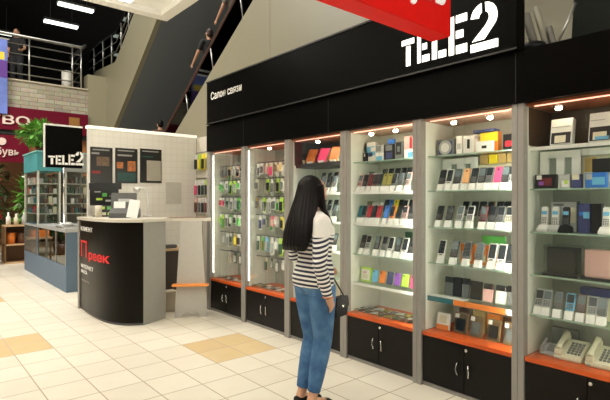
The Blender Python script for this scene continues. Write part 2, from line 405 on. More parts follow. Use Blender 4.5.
for x in (.06, 1.23):
    bm = bm_new(); add_tube(bm, [(x, y-9, hl(y)) for y in ys] + [(x, -4.2, hl(5.6))], (.036), 8); obj('handrail', bm, mat('brown_handrail', (.065, .022, .014), .4), eb)
for y in (12.2, 10.9, 9.7, 8.6, 7.5, 6.5):
    bm = bm_new(); add_tube(bm, [(.045, y-9, bl(y)+.02), (.045, y-9+.12, hl(y+.12)-.06)], .012, 6); obj('baluster', bm, STEEL, eb)

# overhead red sign box
t = thing('hanging_sign', 'bright red overhead box sign hanging from the ceiling on cables', 'sign', (1.9, 1.77, 2.5))
box_obj('panel', (-.9, -.07, 0), (.73, .07, .62), RED, t, .004)
text_obj('lettering', 'обувь', .60, .32, lambda u, v, d: (.065+u, -.07-d, .10+v), mat('sign_white', (.85, .83, .8), .5, emit=.3), t, .02, .008)
for x in (-.7, .55):
    bm = bm_new(); add_tube(bm, [(x, 0, .62), (x, 0, 1.7)], .006, 6); obj('cable', bm, STEEL, t)

# unseen ceiling lamps added above the frame to light aisle and ceiling
k = 0
for x in (-2.6, -.4, 1.8):
    for y in (-2.2, .4, 3.0, 5.4):
        t = thing('ceiling_light', 'square ceiling lamp over the tiled aisle', 'light', (x, y, 4.2), 0, 'square aisle ceiling lamps')
        box_obj('frame', (-.05, -.05, -.33), (.05, .05, -.001), WHITE, t)
        box_obj('diffuser', (-.29, -.29, -.38), (.29, .29, -.331), LAMP, t)
        k += 1

# ------------------------------------------------------------------ display cabinets
POSTY = [5.80, 4.939, 4.078, 3.216, 2.375, 1.55, .70]
SHELVES = [.705, .975, 1.265, 1.555, 1.835]
BAYS = ['leftmost cabinet', 'second cabinet from left', 'cabinet behind the woman', 'cabinet right of the woman', 'second cabinet from right', 'rightmost cabinet']
FX = 3.2
def make_cabinet(i):
    y1, y0 = POSTY[i], POSTY[i+1]; w = y1-y0; h = w/2
    lab = ['glass display cabinet nearest the kiosk, hung with blister packs', 'second glass display cabinet from the kiosk, bright strip at its side',
           'glass display cabinet behind the woman, three bright cases on top', 'glass display cabinet just right of the woman, coloured cases on a low shelf',
           'glass display cabinet under the glowing logo, pink phone inside', 'glass display cabinet at right edge, cream desk phones at its bottom'][i]
    t = thing('display_cabinet', lab, 'cabinet', (FX, (y0+y1)/2, 0), -PI/2, 'display cabinets along the shop wall')
    pw = .0425; a, b = -h+pw, h-pw
    bm = bm_new(); add_box(bm, (a, .02, .03), (b, .46, .40)); obj('base', bm, BLACK, t)
    box_obj('kick_strip', (a, .012, 0), (b, .46, .03), GREY, t)
    for s in (0, 1):
        x0, x1 = (a+.002, -.002) if s == 0 else (.002, b-.002)
        bm = bm_new(); add_box(bm, (x0, .004, .035), (x1, .0199, .398)); bevel(bm, .002)
        d = obj('door', bm, mat('black_door', (.006, .005, .0045), .3, spec=.2), t)
        xh = -.045 if s == 0 else .045; bow = -.02 if s == 0 else .02
        bm = bm_new(); add_tube(bm, [(xh, .004, .165), (xh, -.018, .175), (xh+bow*.5, -.024, .215), (xh, -.018, .255), (xh, .004, .265)], .0055, 8)
        obj('handle', bm, CHROME, d)
    bm = bm_new(); add_tube(bm, [(.02, .004, .365), (.02, -.004, .365)], .011, 14); obj('lock', bm, CHROME, t)
    bm = bm_new(); add_box(bm, (a, .0, .402), (b, .46, .432)); bevel(bm, .002); obj('deck', bm, ORANGE, t)
    obj('back_panel', (lambda q: (add_box(q, (a, .44, .433), (b, .459, 2.13)), q)[-1])(bm_new()), BACKW if 1 < i < 5 else mat('cabinet_back_grey', (.34, .36, .31), .4), t)
    if i in (2, 5):
        box_obj('upper_back_panel', (a, .42, 1.85), (b, .439, 2.11), BACKD if i == 2 else BACKBR, t)
        for s in (0, 1):
            x0, x1 = (a-.0008, a+.0015) if s == 0 else (b-.0015, b+.0008)
            box_obj('upper_side_panel', (x0, .06, 1.85), (x1, .419, 2.11), BACKD if i == 2 else BACKBR, t)
    for s in (0, 1):
        x0, x1 = (a-.012, a-.001) if s == 0 else (b+.001, b+.012)
        box_obj('side_panel', (x0, .05, .433), (x1, .459, 2.13), BACKW, t)
    box_obj('top_panel', (a, .03, 2.112), (b, .438, 2.13), WOOD if i not in (3, 4) else mat('pale_top', (.62, .36, .26), .45, vary=.2, scale=9), t)  # pale pink tops hold the lamps' reflected glow in their colour
    # posts of two joined upright strips
    for s in ((0, 1) if i == 0 else (1,)):
        c = -h if s == 0 else h
        bm = bm_new(); add_box(bm, (c-.041, -.012, 0), (c-.002, .049, 2.13)); add_box(bm, (c+.002, -.012, 0), (c+.041, .049, 2.13)); add_box(bm, (c-.003, -.006, 0), (c+.003, .04, 2.13))
        obj('post', bm, GREY, t)
    # sliding glass
    for s in (0, 1):
        x0, x1 = (a, .012) if s == 0 else (-.012, b); yy = .012+.008*s
        bm = bm_new(); add_box(bm, (x0, yy, .434), (x1, yy+.004, 2.11)); obj('glass_door', bm, GLASS, t)
    # shelves
    if i >= 2:
        for j, z in enumerate(SHELVES):
            if i == 2 and j == 4:
                bm = bm_new(); add_box(bm, (a, .08, z-.012), (b, .419, z+.028)); obj('shelf', bm, BACKD, t, label='black board shelf'); continue
            bm = bm_new(); add_box(bm, (a, .08, z-.008), (b, .438, z)); s_ = obj('shelf', bm, SHELFG, t)
            white = (i == 3 and j in (0, 2, 3)) or (i == 5 and j == 4) or (i == 2 and j in (1, 2, 3))
            bm = bm_new(); add_box(bm, (a+.001, .074, z-(.022 if white else .0085)), (b-.001, .0795, z+.0005 if not white else z+.002)); obj('shelf_edge', bm, WHITE if white else EDGE, s_)
    else:
        for z in (1.93, 1.74, 1.52, 1.30, 1.05, .80):
            bm = bm_new(); add_tube(bm, [(a, .16, z), (b, .16, z)], .007, 8); obj('hanging_rail', bm, GREYD, t)
            bm = bm_new(); add_tube(bm, [(a, .30, z-.02), (b, .30, z-.02)], .007, 8); obj('hanging_rail', bm, GREYD, t)
    # lights
    if i < 2: box_obj('light_strip', (a+.002, .035, .50), (a+.010, .046, 2.08), LED, t)
    box_obj('light_strip', (b-.013, .035, .46), (b-.003, .058, 2.08), LEDT if 1 < i < 5 else mat('led_tube_dim', (1, .98, .9), .5, emit=24, ecol=(1, .97, .82)), t)  # strip hidden behind the right post, added to brighten the shelves
    box_obj('light_tube', (a+.05, .035, 2.103), (b-.05, .045, 2.1095), LEDW, t)
    for x in {0: (), 1: (-.02,), 2: (-.04,), 3: (-.16, .12), 4: (-.14, .16), 5: (-.20,)}[i]:  # bulbs of the two pink-topped cabinets are added to brighten them
        bm = bm_new(); add_tube(bm, [(x, .09, 2.111), (x, .09, 2.085)], [.028, .034], 16); sl = obj('spot_lamp', bm, CHROME, t)
        bm = bm_new(); add_ball(bm, (x, .09, 2.078), (.020, .020, .012)); obj('bulb', bm, BULB, sl)
    return t
for i in range(6): make_cabinet(i)

# fascia and sign boards
t = thing('fascia_board', 'plain black fascia running above all the glass cabinets', 'fascia', (3.2, 3.3, 2.13))
box_obj('panel', (-.03, -2.7, .001), (.46, 2.51, .35), SIGNBLACK, t)
for y in (-1.75, .1, 1.6):
    box_obj('joint', (-.0315, y, .004), (-.0301, y+.006, .34), mat('joint_black', (.002, .002, .002), .6), t)
t = thing('shop_sign', 'long black shop sign with glowing white logo above the cabinets', 'sign', (3.2, 3.3, 2.48))
box_obj('panel', (-.07, -1.77, 0.001), (.05, 2.43, .55), SIGNBLACK, t)
box_obj('edge_trim', (-.08, -1.775, .55), (.06, 2.435, .566), mat('sign_edge', (.02, .02, .018), .5), t)
box_obj('lower_trim', (-.08, -1.775, 0.002), (-.0705, 2.435, .014), mat('sign_edge', (.02, .02, .018), .5), t)
pl_ = lambda u, v, d: (-.07-d, -u, v)       # u = distance towards -Y from Y = 3.3
Yo = 3.3
for ch, ya, yb, h, z0 in (('T', 2.479, 2.356, .215, .078), ('E', 2.325, 2.212, .240, .078), ('L', 2.188, 2.064, .250, .076), ('E', 2.040, 1.890, .282, .072), ('2', 1.862, 1.655, .332, .052)):
    logo(t, ch, Yo-ya, Yo-yb, z0, h, pl_, LETTER)
text_obj('lettering', 'Салон', .365, .10, lambda u, v, d: pl_(Yo-5.62+u, .312+v, d), LETTERW, t, .012, .002)
text_obj('lettering', 'связи', .325, .075, lambda u, v, d: pl_(Yo-5.205+u, .312+v, d), LETTERW, t, .012, .002)

# clutter on the roof of the rightmost cabinet
for i, (y, dx, tilt, l, r) in enumerate(((1.73, 0, 14, .30, .02), (1.665, .02, 16, .36, .028), (1.595, .05, 16, .40, .024), (1.54, .02, 16, .22, .020))):
    bm = bm_new(); y += 0
    add_tube(bm, [(0, 0, .0), (.02, math.sin(R(tilt))*l, math.cos(R(tilt))*l)], r, 14)
    add_tube(bm, [(.0202, math.sin(R(tilt))*l*1.002, math.cos(R(tilt))*l*1.002), (.0205, math.sin(R(tilt))*l*1.02, math.cos(R(tilt))*l*1.02)], r*.6, 12)
    tag(obj('paper_roll', bm, mat('roll_paper_%d' % (i % 2), ((.34, .32, .25), (.20, .19, .16))[i % 2], .8), loc=(3.45+dx, y-.13, 2.485)),
        'pale paper roll leaning beside the sign on the cabinet roof, %s from left' % ORD[i], 'paper roll', 'paper rolls on the cabinet roof')
bm = bm_new(); add_box(bm, (0, -.46, 0), (.03, .0, .62), rot=Matrix.Rotation(R(8), 3, 'Y')); 
tag(obj('board', bm, mat('dark_board', (.012, .015, .013), .4, spec=.08), loc=(3.52, 1.34, 2.486)), 'dark board leaning on the roof of the rightmost cabinet', 'board')
bm = bm_new(); add_tube(bm, [(0, 0, 0), (.05, -.12, .31)], .007, 8)
tag(obj('rod', bm, STEEL, loc=(3.40, 1.40, 2.488)), 'thin metal rod leaning against the dark board on the cabinet roof', 'rod')
bm = bm_new(); add_ball(bm, (0, 0, .05), (.07, .09, .05)); 
tag(obj('cable_bundle', bm, LEATHER, loc=(3.36, 1.52, 2.481)), 'black bundle lying before the paper rolls on the cabinet roof', 'bundle')

# ------------------------------------------------------------------ stock inside the cabinets
PCOL = {'black': (.012, .012, .013), 'white': (.80, .79, .76), 'grey': (.16, .17, .17), 'silver': (.45, .46, .45), 'red': (.42, .02, .03), 'dark red': (.15, .02, .025),
        'blue': (.04, .18, .60), 'pink': (.85, .07, .22), 'peach': (.75, .38, .16), 'yellow': (.85, .70, .03), 'olive': (.25, .22, .03), 'teal': (.02, .14, .17),
        'dark green': (.02, .07, .035), 'orange': (.80, .22, .03), 'green': (.10, .42, .08), 'lime': (.45, .68, .08), 'purple': (.30, .10, .50), 'navy': (.04, .05, .16),
        'light blue': (.15, .45, .70), 'brown': (.12, .05, .025), 'cream': (.70, .66, .50), 'pale pink': (.75, .45, .42), 'bronze': (.24, .14, .06), 'tan': (.55, .38, .14)}
def cmat(c, gl=.35): return mat('plastic_'+c.replace(' ', '_'), PCOL[c], gl)
SCR = mat('phone_screen', (.018, .024, .03), .15, spec=.3)
SCRL = mat('phone_screen_light', (.13, .165, .18), .2, spec=.3)
KEYS = mat('phone_keys', (.07, .073, .076), .4, vary=.6, scale=120)
LEAN = Matrix.Rotation(R(-20), 3, 'X')
MESHES = {}
def once(key, fn):
    if key not in MESHES: MESHES[key] = fn()
    return MESHES[key]
def rot_bm(bm, m):
    for v in bm.verts: v.co = m @ v.co
    return bm
def phone_body(c, s):
    def f():
        bm = bm_new(); add_box(bm, (-.026*s, 0, 0), (.026*s, .014, .108*s)); bevel(bm, .005, 3); rot_bm(bm, LEAN)
        return mesh('phone_body', bm, cmat(c))
    return once(('pb', c, s), f)
def phone_screen(kind, light, s):
    def f():
        bm = bm_new()
        z0, z1 = (.048, .100) if kind == 'bar' else (.016, .100)
        add_box(bm, (-.0205*s, -.0012, z0*s), (.0205*s, .0006, z1*s)); rot_bm(bm, LEAN)
        return mesh('phone_screen', bm, SCRL if light else SCR)
    return once(('ps', kind, light, s), f)
def phone_keys(kind, s):
    def f():
        bm = bm_new()
        if kind == 'bar':
            for r in range(4):
                for q in range(3): add_box(bm, ((-.019+q*.0135)*s, -.0012, (.008+r*.009)*s), ((-.019+q*.0135+.011)*s, .0006, (.008+r*.009+.0065)*s))
        else: add_box(bm, (-.010*s, -.0012, .005*s), (.010*s, .0006, .011*s))
        rot_bm(bm, LEAN); return mesh('phone_keys', bm, KEYS)
    return once(('pk', kind, s), f)
def place(X, Y, z): return (X, Y, z)
def phone(X, Y, z, c, kind, light, label, group, s=1.0, rz=0.):
    t = thing('mobile_phone', label, 'phone', (X, Y, z), -PI/2+rz, group)
    obj('body', phone_body(c, s), parent=t)
    if kind == 'plain':      # shown with its coloured back to the glass
        def lens():
            bm = bm_new(); add_tube(bm, [(0, -.0012, .088*s), (0, .0006, .088*s)], .007*s, 12); rot_bm(bm, LEAN); return mesh('camera_lens', bm, SCR)
        obj('camera_lens', once(('pl', s), lens), parent=t); return t
    obj('screen', phone_screen(kind, light, s), parent=t); obj('keypad' if kind == 'bar' else 'home_button', phone_keys(kind, s), parent=t)
    return t
def stand_mesh(wd):
    def f():
        bm = bm_new(); add_prism(bm, [(0, 0), (.044, 0), (.044, .05), (.018, .05), (.003, .005)], -wd/2, wd/2, 'x')
        return mesh('phone_stand', bm, PAPER)
    return once(('st', wd), f)
def stand(X, Y, z, label, group, wd=.060):
    o = bpy.data.objects.new('phone_stand', stand_mesh(wd)); COL.objects.link(o); o.location = (X, Y, z); o.rotation_euler = (0, 0, -PI/2)
    return tag(o, label, 'phone stand', group)
def bayY(px, X=3.33):
    """distance along the row of the photo column px on a line parallel to the cabinets"""
    S, Cc = math.sin(R(40.2)), math.cos(R(40.2)); q = (px-305)/480
    return (Cc*X - q*S*X)/(S + q*Cc)
def sh_name(j): return ['lowest shelf', 'fourth shelf', 'third shelf', 'second shelf', 'top shelf'][j]

def phone_row(bay, j, row, items, tier=0., stands=True, depth=0., s=1.0):
    s = round(s*1.13, 3)
    """items: (x, colour, kind, light screen)"""
    z = SHELVES[j]; X = 3.295+depth
    g = '%s phones on the %s of the %s' % (row, sh_name(j), BAYS[bay])
    for n, (px, c, kind, light) in enumerate(items):
        Y = min(POSTY[bay]-.078, max(POSTY[bay+1]+.078, bayY(px, X+.04)))
        lb = '%s phone, %s from left, %s row, %s, %s' % (c, ORD[n], row, sh_name(j), BAYS[bay])
        if stands:
            stand(X, Y, z+.001, 'white price stand, %s from left, %s row, %s, %s' % (ORD[n], row, sh_name(j), BAYS[bay]), 'price stands, '+g, .050)
            phone(X+.026, Y, z+.0565, c, kind, light, lb, g, s)
        else:
            phone(X+.02, Y, z+.006+tier, c, kind, light, lb, g, s)

B_, T_, P_ = 'bar', 'touch', 'plain'
# second cabinet from right
phone_row(4, 3, 'front', [(441.8,'black',B_,0),(449.3,'white',T_,0),(457,'black',B_,1),(465.5,'peach',P_,0),(473.7,'black',B_,0),(481.5,'black',B_,1),(489,'grey',B_,0),(497.3,'pink',P_,0),(505,'black',B_,1),(512.3,'silver',B_,0)])
phone_row(4, 2, 'front', [(439.4,'black',B_,0),(449,'black',B_,0),(459.7,'silver',B_,1),(470,'white',B_,0),(483,'dark red',B_,1),(491.8,'black',B_,0),(500.3,'grey',B_,0),(509,'cream',B_,0)])
phone_row(4, 1, 'front', [(441.3,'white',T_,0),(453.8,'black',B_,1),(466.5,'grey',T_,0),(479,'grey',B_,1),(491.7,'white',T_,0),(501.3,'white',T_,0),(510,'black',T_,0)], s=1.12)
# shelf riser for the rear row
def riser(bay, j, pa, pb, depth, h, lab):
    X = 3.295+depth; ya, yb = bayY(pa, X), bayY(pb, X)
    bm = bm_new(); add_box(bm, (0, min(ya, yb), 0), (.09, max(ya, yb), h)); 
    o = obj('shelf_riser', bm, CLEAR, loc=(X-.005, 0, SHELVES[j]+.001)); tag(o, lab, 'riser')
def rear_row(bay, j, items, h=.085, s=1.0):
    px = [p[0] for p in items]
    riser(bay, j, min(px)-5, max(px)+5, .15, h, 'clear plastic riser under the rear row, %s, %s' % (sh_name(j), BAYS[bay]))
    phone_row(bay, j, 'rear', items, h, False, .15, s)
rear_row(4, 2, [(465,'black',B_,0),(474,'black',B_,0),(482,'black',B_,0),(490.5,'bronze',T_,0),(499.5,'black',B_,0),(507,'black',B_,0)])
# cabinet right of the woman
phone_row(3, 3, 'front', [(357,'pale pink',B_,1),(364.5,'black',B_,0),(370,'dark red',P_,0),(375,'dark red',T_,0),(379.5,'dark green',T_,0),(384.5,'olive',P_,0),(389,'olive',P_,0),(394,'grey',T_,0),(400.5,'grey',B_,1),(408,'pale pink',B_,1)], s=.95)
rear_row(3, 3, [(384,'black',T_,0),(390,'black',T_,0),(396.5,'black',T_,0),(402.5,'black',T_,0),(408.5,'black',T_,0)], .10)
phone_row(3, 2, 'front', [(359,'teal',P_,0),(364,'grey',T_,0),(369,'red',P_,0),(373.7,'black',T_,0),(378.5,'red',P_,0),(386,'blue',P_,0),(392,'orange',T_,0),(398.5,'black',T_,0),(404.5,'pale pink',B_,0),(410.5,'black',B_,0)], s=.95)
rear_row(3, 2, [(386,'black',T_,0),(390.5,'blue',P_,0),(395.5,'yellow',P_,0),(400.5,'black',T_,0),(405,'white',T_,0),(411,'black',T_,0)], .10)
phone_row(3, 1, 'front', [(362.5,'black',B_,0),(368,'silver',B_,0),(376.5,'black',B_,1),(384,'grey',B_,0),(390.5,'white',T_,0),(397.5,'black',B_,1),(404.5,'white',T_,0),(411.3,'black',B_,0)], s=1.05)
# cabinet behind the woman
for j, cs in ((3, ('black', 'grey', 'black', 'silver')), (2, ('black', 'black', 'silver', 'grey')), (1, ('grey', 'black', 'teal', 'black'))):
    phone_row(2, j, 'front', [(p, c, B_, k % 2) for k, (p, c) in enumerate(zip((293, 322.5, 328.5, 334.5), cs))])
rear_row(2, 3, [(322.5,'black',B_,1),(329,'silver',B_,0),(335,'dark red',T_,0)], .10)
rear_row(2, 2, [(323,'black',B_,1),(329,'grey',B_,0),(335,'black',T_,0)], .10)
# rightmost cabinet, fourth row on the lowest shelf
phone_row(5, 0, 'front', [(536,'silver',B_,0),(547,'silver',B_,1),(558,'grey',B_,1),(570,'light blue',B_,0),(581,'brown',B_,1),(592,'silver',B_,0),(602,'grey',B_,1)], s=.95)

# cartons and other boxed things
def carton(X, Y, z, w, h, d, c, label, group=None, lean=0., face=None, rz=0., name='carton', cat='box'):
    t = thing(name, label, cat, (X, Y, z), -PI/2+rz, group)
    m = Matrix.Translation((0, 0, d*math.sin(R(lean))+.0005)) @ Matrix.Rotation(R(-lean), 4, 'X')
    bm = bm_new(); add_box(bm, (-w/2, 0, 0), (w/2, d, h)); bevel(bm, .002); rot_bm(bm, m); obj('box', bm, cmat(c, .5), t)
    for fi, f in enumerate(face or []):
        x0, z0, x1, z1, fc = f
        bm = bm_new(); add_box(bm, (-w/2+x0*w, -.0012-.0008*fi, z0*h), (-w/2+x1*w, -.0002, z1*h)); rot_bm(bm, m); obj('front_panel', bm, cmat(fc, .5), t)
    return t
def px_box(bay, j, xa, xb, z0, h, d, c, label, X=3.38, **k):
    ya, yb = (min(POSTY[bay]-.057, max(POSTY[bay+1]+.057, bayY(q, X))) for q in (xa, xb))
    return carton(X, (ya+yb)/2, SHELVES[j]+.001+z0 if j is not None else .434+z0, abs(ya-yb), h, d, c, label, **k)
# top shelf of the second cabinet from right
px_box(4, 4, 434.5, 454, 0, .135, .10, 'grey', 'grey carton with a round silver headphone picture, top shelf, second cabinet from right', face=[(.12,.12,.88,.86,'navy')])
for o in [o for o in COL.objects if o.type == 'EMPTY' and 'round silver' in o.get('label', '')]:
    w = .15
    bm = bm_new(); add_tube(bm, [(0, -.004, .07), (0, -.0015, .07)], .058, 24); obj('picture', bm, cmat('silver'), o)
    bm = bm_new(); add_tube(bm, [(0, -.006, .068), (0, -.0042, .068)], .038, 24); obj('picture', bm, cmat('white'), o)
px_box(4, 4, 456, 462, .0, .15, .08, 'white', 'narrow white carton next to the round headphone picture, top shelf', face=[(.2,.3,.8,.6,'silver')])
px_box(4, 4, 463, 474, 0, .145, .08, 'white', 'white carton with a dark figure on its front, top shelf', face=[(.38,.3,.62,.8,'black')])
px_box(4, 4, 476, 492.5, 0, .085, .03, 'white', 'low white carton with black mark before the orange carton', X=3.34, face=[(.35,.35,.65,.6,'black')])
px_box(4, 4, 480, 498, 0, .16, .06, 'orange', 'tall orange carton behind the low white carton, top shelf', X=3.42, face=[(.02,.55,.98,.98,'yellow')])
px_box(4, 4, 473, 494, .162, .02, .09, 'navy', 'thin navy box lying on the cartons of the top shelf', X=3.40)
px_box(4, 4, 503, 514, 0, .12, .08, 'black', 'black carton with red mark at the top shelf right end', X=3.36, face=[(.2,.25,.8,.6,'red')])
# bright window reflections in the glass, built as white frames behind the phones
def framed(X, bay, j, xa, xb, h, label):
    ya, yb = (min(POSTY[bay]-.057, max(POSTY[bay+1]+.057, bayY(q, X))) for q in (xa, xb)); w = abs(ya-yb)
    t = thing('price_display', label, 'display', (X, (ya+yb)/2, SHELVES[j]+.001), -PI/2)
    bm = bm_new()
    add_box(bm, (-w/2, 0, 0), (-w/2+w*.22, .02, h)); add_box(bm, (w/2-w*.2, 0, 0), (w/2, .02, h)); add_box(bm, (-w*.08, 0, 0), (w*.12, .02, h))
    add_box(bm, (-w/2+w*.22, .0, h*.82), (-w*.08, .02, h)); add_box(bm, (w*.12, .0, h*.82), (w/2-w*.2, .02, h)); obj('frame', bm, mat('bright_white_frame', (.93, .93, .89), .3), t)
    bm = bm_new(); add_box(bm, (-w/2+w*.05, .0201, 0), (w/2-w*.05, .026, h*.9)); obj('backing', bm, mat('pale_green_backing', (.30, .36, .30), .3), t)
    return t
framed(3.46, 4, 3, 424, 478, .262, 'white double window display frame behind the phones, second cabinet from right')
framed(3.40, 5, 3, 529, 580, .255, 'white double window display frame on second shelf, rightmost cabinet')
for n, (a, b) in enumerate(((480, 488), (489, 497), (498, 506), (507, 513.5))):
    px_box(4, 3, a, b, .20, .07, .02, ['tan', 'yellow', 'tan', 'tan'][n], 'tan card box above the phones, %s from left, second shelf, second cabinet from right' % ORD[n], X=3.45, group='tan boxes on second shelf')
px_box(4, 3, 478, 514, 0.0, .198, .05, 'cream', 'cream carton carrying the tan boxes behind the pink phone', X=3.46)
# third row of second cabinet from right: orange sleeves and green card
for n, (a, b, c) in enumerate(((460.5, 472, 'orange'), (473.5, 486, 'orange'), (487, 496.5, 'orange'))):
    px_box(4, 1, a, b, 0, .155, .03, c, 'orange patterned carton behind the phones, %s from left, fourth shelf' % ORD[n], X=3.44, group='orange cartons on fourth shelf', face=[(.1,.3,.5,.6,'silver'), (.55,.15,.95,.5,'cream')])
px_box(4, 1, 482, 505, .165, .065, .02, 'green', 'green card box on top of the orange cartons, fourth shelf', X=3.44)
px_box(4, 1, 497.5, 513, 0, .16, .03, 'silver', 'silver carton behind the white phones, fourth shelf', X=3.44, face=[(.05,.1,.95,.2,'white'),(.05,.3,.95,.4,'grey'),(.05,.5,.95,.6,'white')])
# pouches on the lowest shelf
for n, (a, b, c, h) in enumerate(((444, 452, 'grey', .135), (453, 460, 'black', .14), (461.5, 468, 'grey', .14), (469.5, 480.5, 'black', .13), (482.5, 491.5, 'pale pink', .125), (495, 505, 'white', .125), (506.5, 514, 'grey', .13))):
    t = px_box(4, 0, a, b, 0, h, .022, c, '%s phone pouch, %s from left, lowest shelf, second cabinet from right' % (c, ORD[n]), X=3.40, lean=8, group='phone pouches on lowest shelf', name='phone_pouch', cat='pouch')
    w = abs(bayY(a, 3.4)-bayY(b, 3.4))
    bm = bm_new(); add_box(bm, (-w/2-.001, -.003, h*.72), (w/2+.001, .025, h+.012)); bevel(bm, .004); rot_bm(bm, Matrix.Translation((0, 0, .004)) @ Matrix.Rotation(R(-8), 4, 'X')); obj('flap', bm, cmat('black'), t)
def leaflet(xa, xb, X0, X1, z, c, label):
    bm = bm_new(); add_box(bm, (0, bayY(xb, X0), 0), (X1-X0, bayY(xa, X0), .004)); tag(obj('leaflet', bm, cmat(c, .6), loc=(X0, 0, z)), label, 'leaflet')
leaflet(430, 463, 3.285, 3.36, SHELVES[0]+.0015, 'white', 'white leaflet lying flat at left of the lowest shelf, second cabinet from right')
def edge_strip(bay, j, xa, xb, c, label):
    ye = lambda q: min(POSTY[bay]-.045, max(POSTY[bay+1]+.045, bayY(q, 3.27)))
    bm = bm_new(); add_box(bm, (0, ye(xb), -.036), (.003, ye(xa), .003)); add_box(bm, (.003, ye(xb), .0012), (.012, ye(xa), .003))
    tag(obj('shelf_strip', bm, cmat(c, .6), loc=(3.268, 0, SHELVES[j])), label, 'shelf strip')
edge_strip(4, 0, 424.5, 453, 'teal', 'blue green card strip on the lowest shelf edge')
edge_strip(4, 0, 453.5, 505, 'orange', 'orange card strip on the lowest shelf edge')
edge_strip(4, 0, 505.5, 513.5, 'silver', 'pale card strip at right of the lowest shelf edge')
# blister packs standing on the decks
def blister(X, Y, z, w, h, c, label, group, lean=14, white_card=False, head='white'):
    t = thing('blister_pack', label, 'blister pack', (X, Y, z+.006), -PI/2, group); m = Matrix.Rotation(R(-lean), 3, 'X')
    bm = bm_new(); add_box(bm, (-w/2, .016, 0), (w/2, .019, h)); rot_bm(bm, m); obj('card', bm, cmat('white' if white_card else 'bronze', .5), t)
    bm = bm_new(); add_box(bm, (-w*.34, .004, h*.14), (w*.34, .015, h*.72)); bevel(bm, .006); rot_bm(bm, m); obj('goods', bm, cmat(c), t)
    bm = bm_new(); add_box(bm, (-w*.44, 0, h*.05), (w*.44, .0155, h*.95)); bevel(bm, .004); rot_bm(bm, m); obj('blister', bm, CLEAR, t)
    bm = bm_new(); add_box(bm, (-w*.4, -.002, h*.74), (-w*.1, -.0005, h*.94)); rot_bm(bm, m); obj('label', bm, cmat(head, .6), t)
    return t
for n, (a, b, c) in enumerate(((452, 465.5, 'black'), (467.5, 481, 'grey'), (485, 498.5, 'black'), (501.5, 515, 'grey'))):
    ya, yb = bayY(a, 3.33), bayY(b, 3.33)
    blister(3.33, (ya+yb)/2, .434, abs(ya-yb), .16, c, 'clear blister pack with %s goods, %s from left on orange deck, second cabinet from right' % (c, ORD[n]), 'blister packs on the orange deck')
px_box(4, None, 436, 448, 0, .13, .03, 'white', 'white and orange upright card at left of the orange deck, second cabinet from right', X=3.33, lean=12, face=[(0,0,1,.3,'orange'),(.2,.4,.8,.85,'cream')])
for n, (a, b, c) in enumerate(((459, 470, 'brown'), (473, 484, 'tan'), (487, 500, 'orange'), (503, 513, 'brown'))):
    px_box(4, None, a, b, 0, .17, .05, c, '%s carton behind the blister packs, %s from left on orange deck' % (c, ORD[n]), X=3.47, group='cartons behind the blister packs', face=[(.2,.5,.7,.8,'cream')])

# cabinet right of the woman: top shelf
px_box(3, 4, 356.5, 364, .095, .09, .06, 'cream', 'cream framed grey screen box upper left of top shelf, cabinet right of woman', X=3.42, face=[(.2,.12,.85,.88,'grey')])
px_box(3, 4, 352.5, 366, 0, .094, .08, 'black', 'dark carton with white tag left on top shelf, cabinet right of woman', X=3.40, face=[(.3,.62,.66,.9,'white')])
px_box(3, 4, 366.8, 375, .0, .19, .05, 'white', 'tall white and blue carton on top shelf, cabinet right of woman', X=3.43, face=[(0,.35,1,.8,'light blue'),(.2,.3,.7,.5,'navy'),(.5,.55,1,.75,'white')])
px_box(3, 4, 375.5, 383, .0, .08, .05, 'white', 'small white and blue carton under the grey screen box, top shelf', X=3.39, face=[(.1,.1,.9,.6,'light blue')])
px_box(3, 4, 375.5, 383, .082, .07, .05, 'silver', 'silver grey screen box on the small blue carton, top shelf', X=3.39, face=[(.1,.15,.75,.9,'grey')])
px_box(3, 4, 384, 394, 0, .15, .06, 'black', 'black carton with round dial picture, top shelf, cabinet right of woman', X=3.40, face=[(.15,.62,.8,.95,'grey'),(.2,.15,.8,.5,'navy')])
px_box(3, 4, 387.5, 393, .152, .045, .04, 'blue', 'small blue box on the black dial carton, top shelf', X=3.40)
px_box(3, 4, 394.6, 403.5, 0, .165, .05, 'grey', 'grey carton with black figure, top shelf, cabinet right of woman', X=3.41, face=[(.15,.3,.75,.95,'black'),(.3,.45,.6,.75,'grey')])
px_box(3, 4, 404, 412, 0.085, .12, .05, 'pale pink', 'pink box standing on the white bag at top shelf right end', X=3.41, face=[(.7,.1,.98,.9,'red')])
px_box(3, 4, 404, 413.5, 0, .083, .05, 'white', 'white box with blue mark at top shelf right end, cabinet right of woman', X=3.38, face=[(.4,.15,.9,.7,'light blue')])
px_box(3, 3, 355.5, 372, .085, .11, .04, 'grey', 'grey rack box at rear left of second shelf, cabinet right of woman', X=3.46, face=[(.05,.75,.35,.95,'white')])
px_box(3, 3, 355.5, 372, 0, .083, .06, 'cream', 'cream base box under the grey rack box, second shelf', X=3.46)
px_box(3, 3, 372.8, 381, 0, .18, .04, 'white', 'white accessory carton in the rear of second shelf, cabinet right of woman', X=3.46, face=[(.1,.6,.4,.9,'silver'),(.55,.55,.9,.9,'silver')])
px_box(3, 2, 355.5, 371, 0, .20, .04, 'olive', 'drab grey green carton at rear left of third shelf', X=3.46, face=[(.02,.05,.48,.95,'grey'),(.52,.05,.98,.95,'grey')])
px_box(3, 2, 372, 381, 0, .19, .04, 'white', 'white carton at rear of third shelf beside the drab carton', X=3.46, face=[(.4,.1,.6,.9,'silver')])
px_box(3, 1, 405, 413.5, 0, .22, .04, 'dark green', 'tall dark green carton at rear right of fourth shelf', X=3.44)
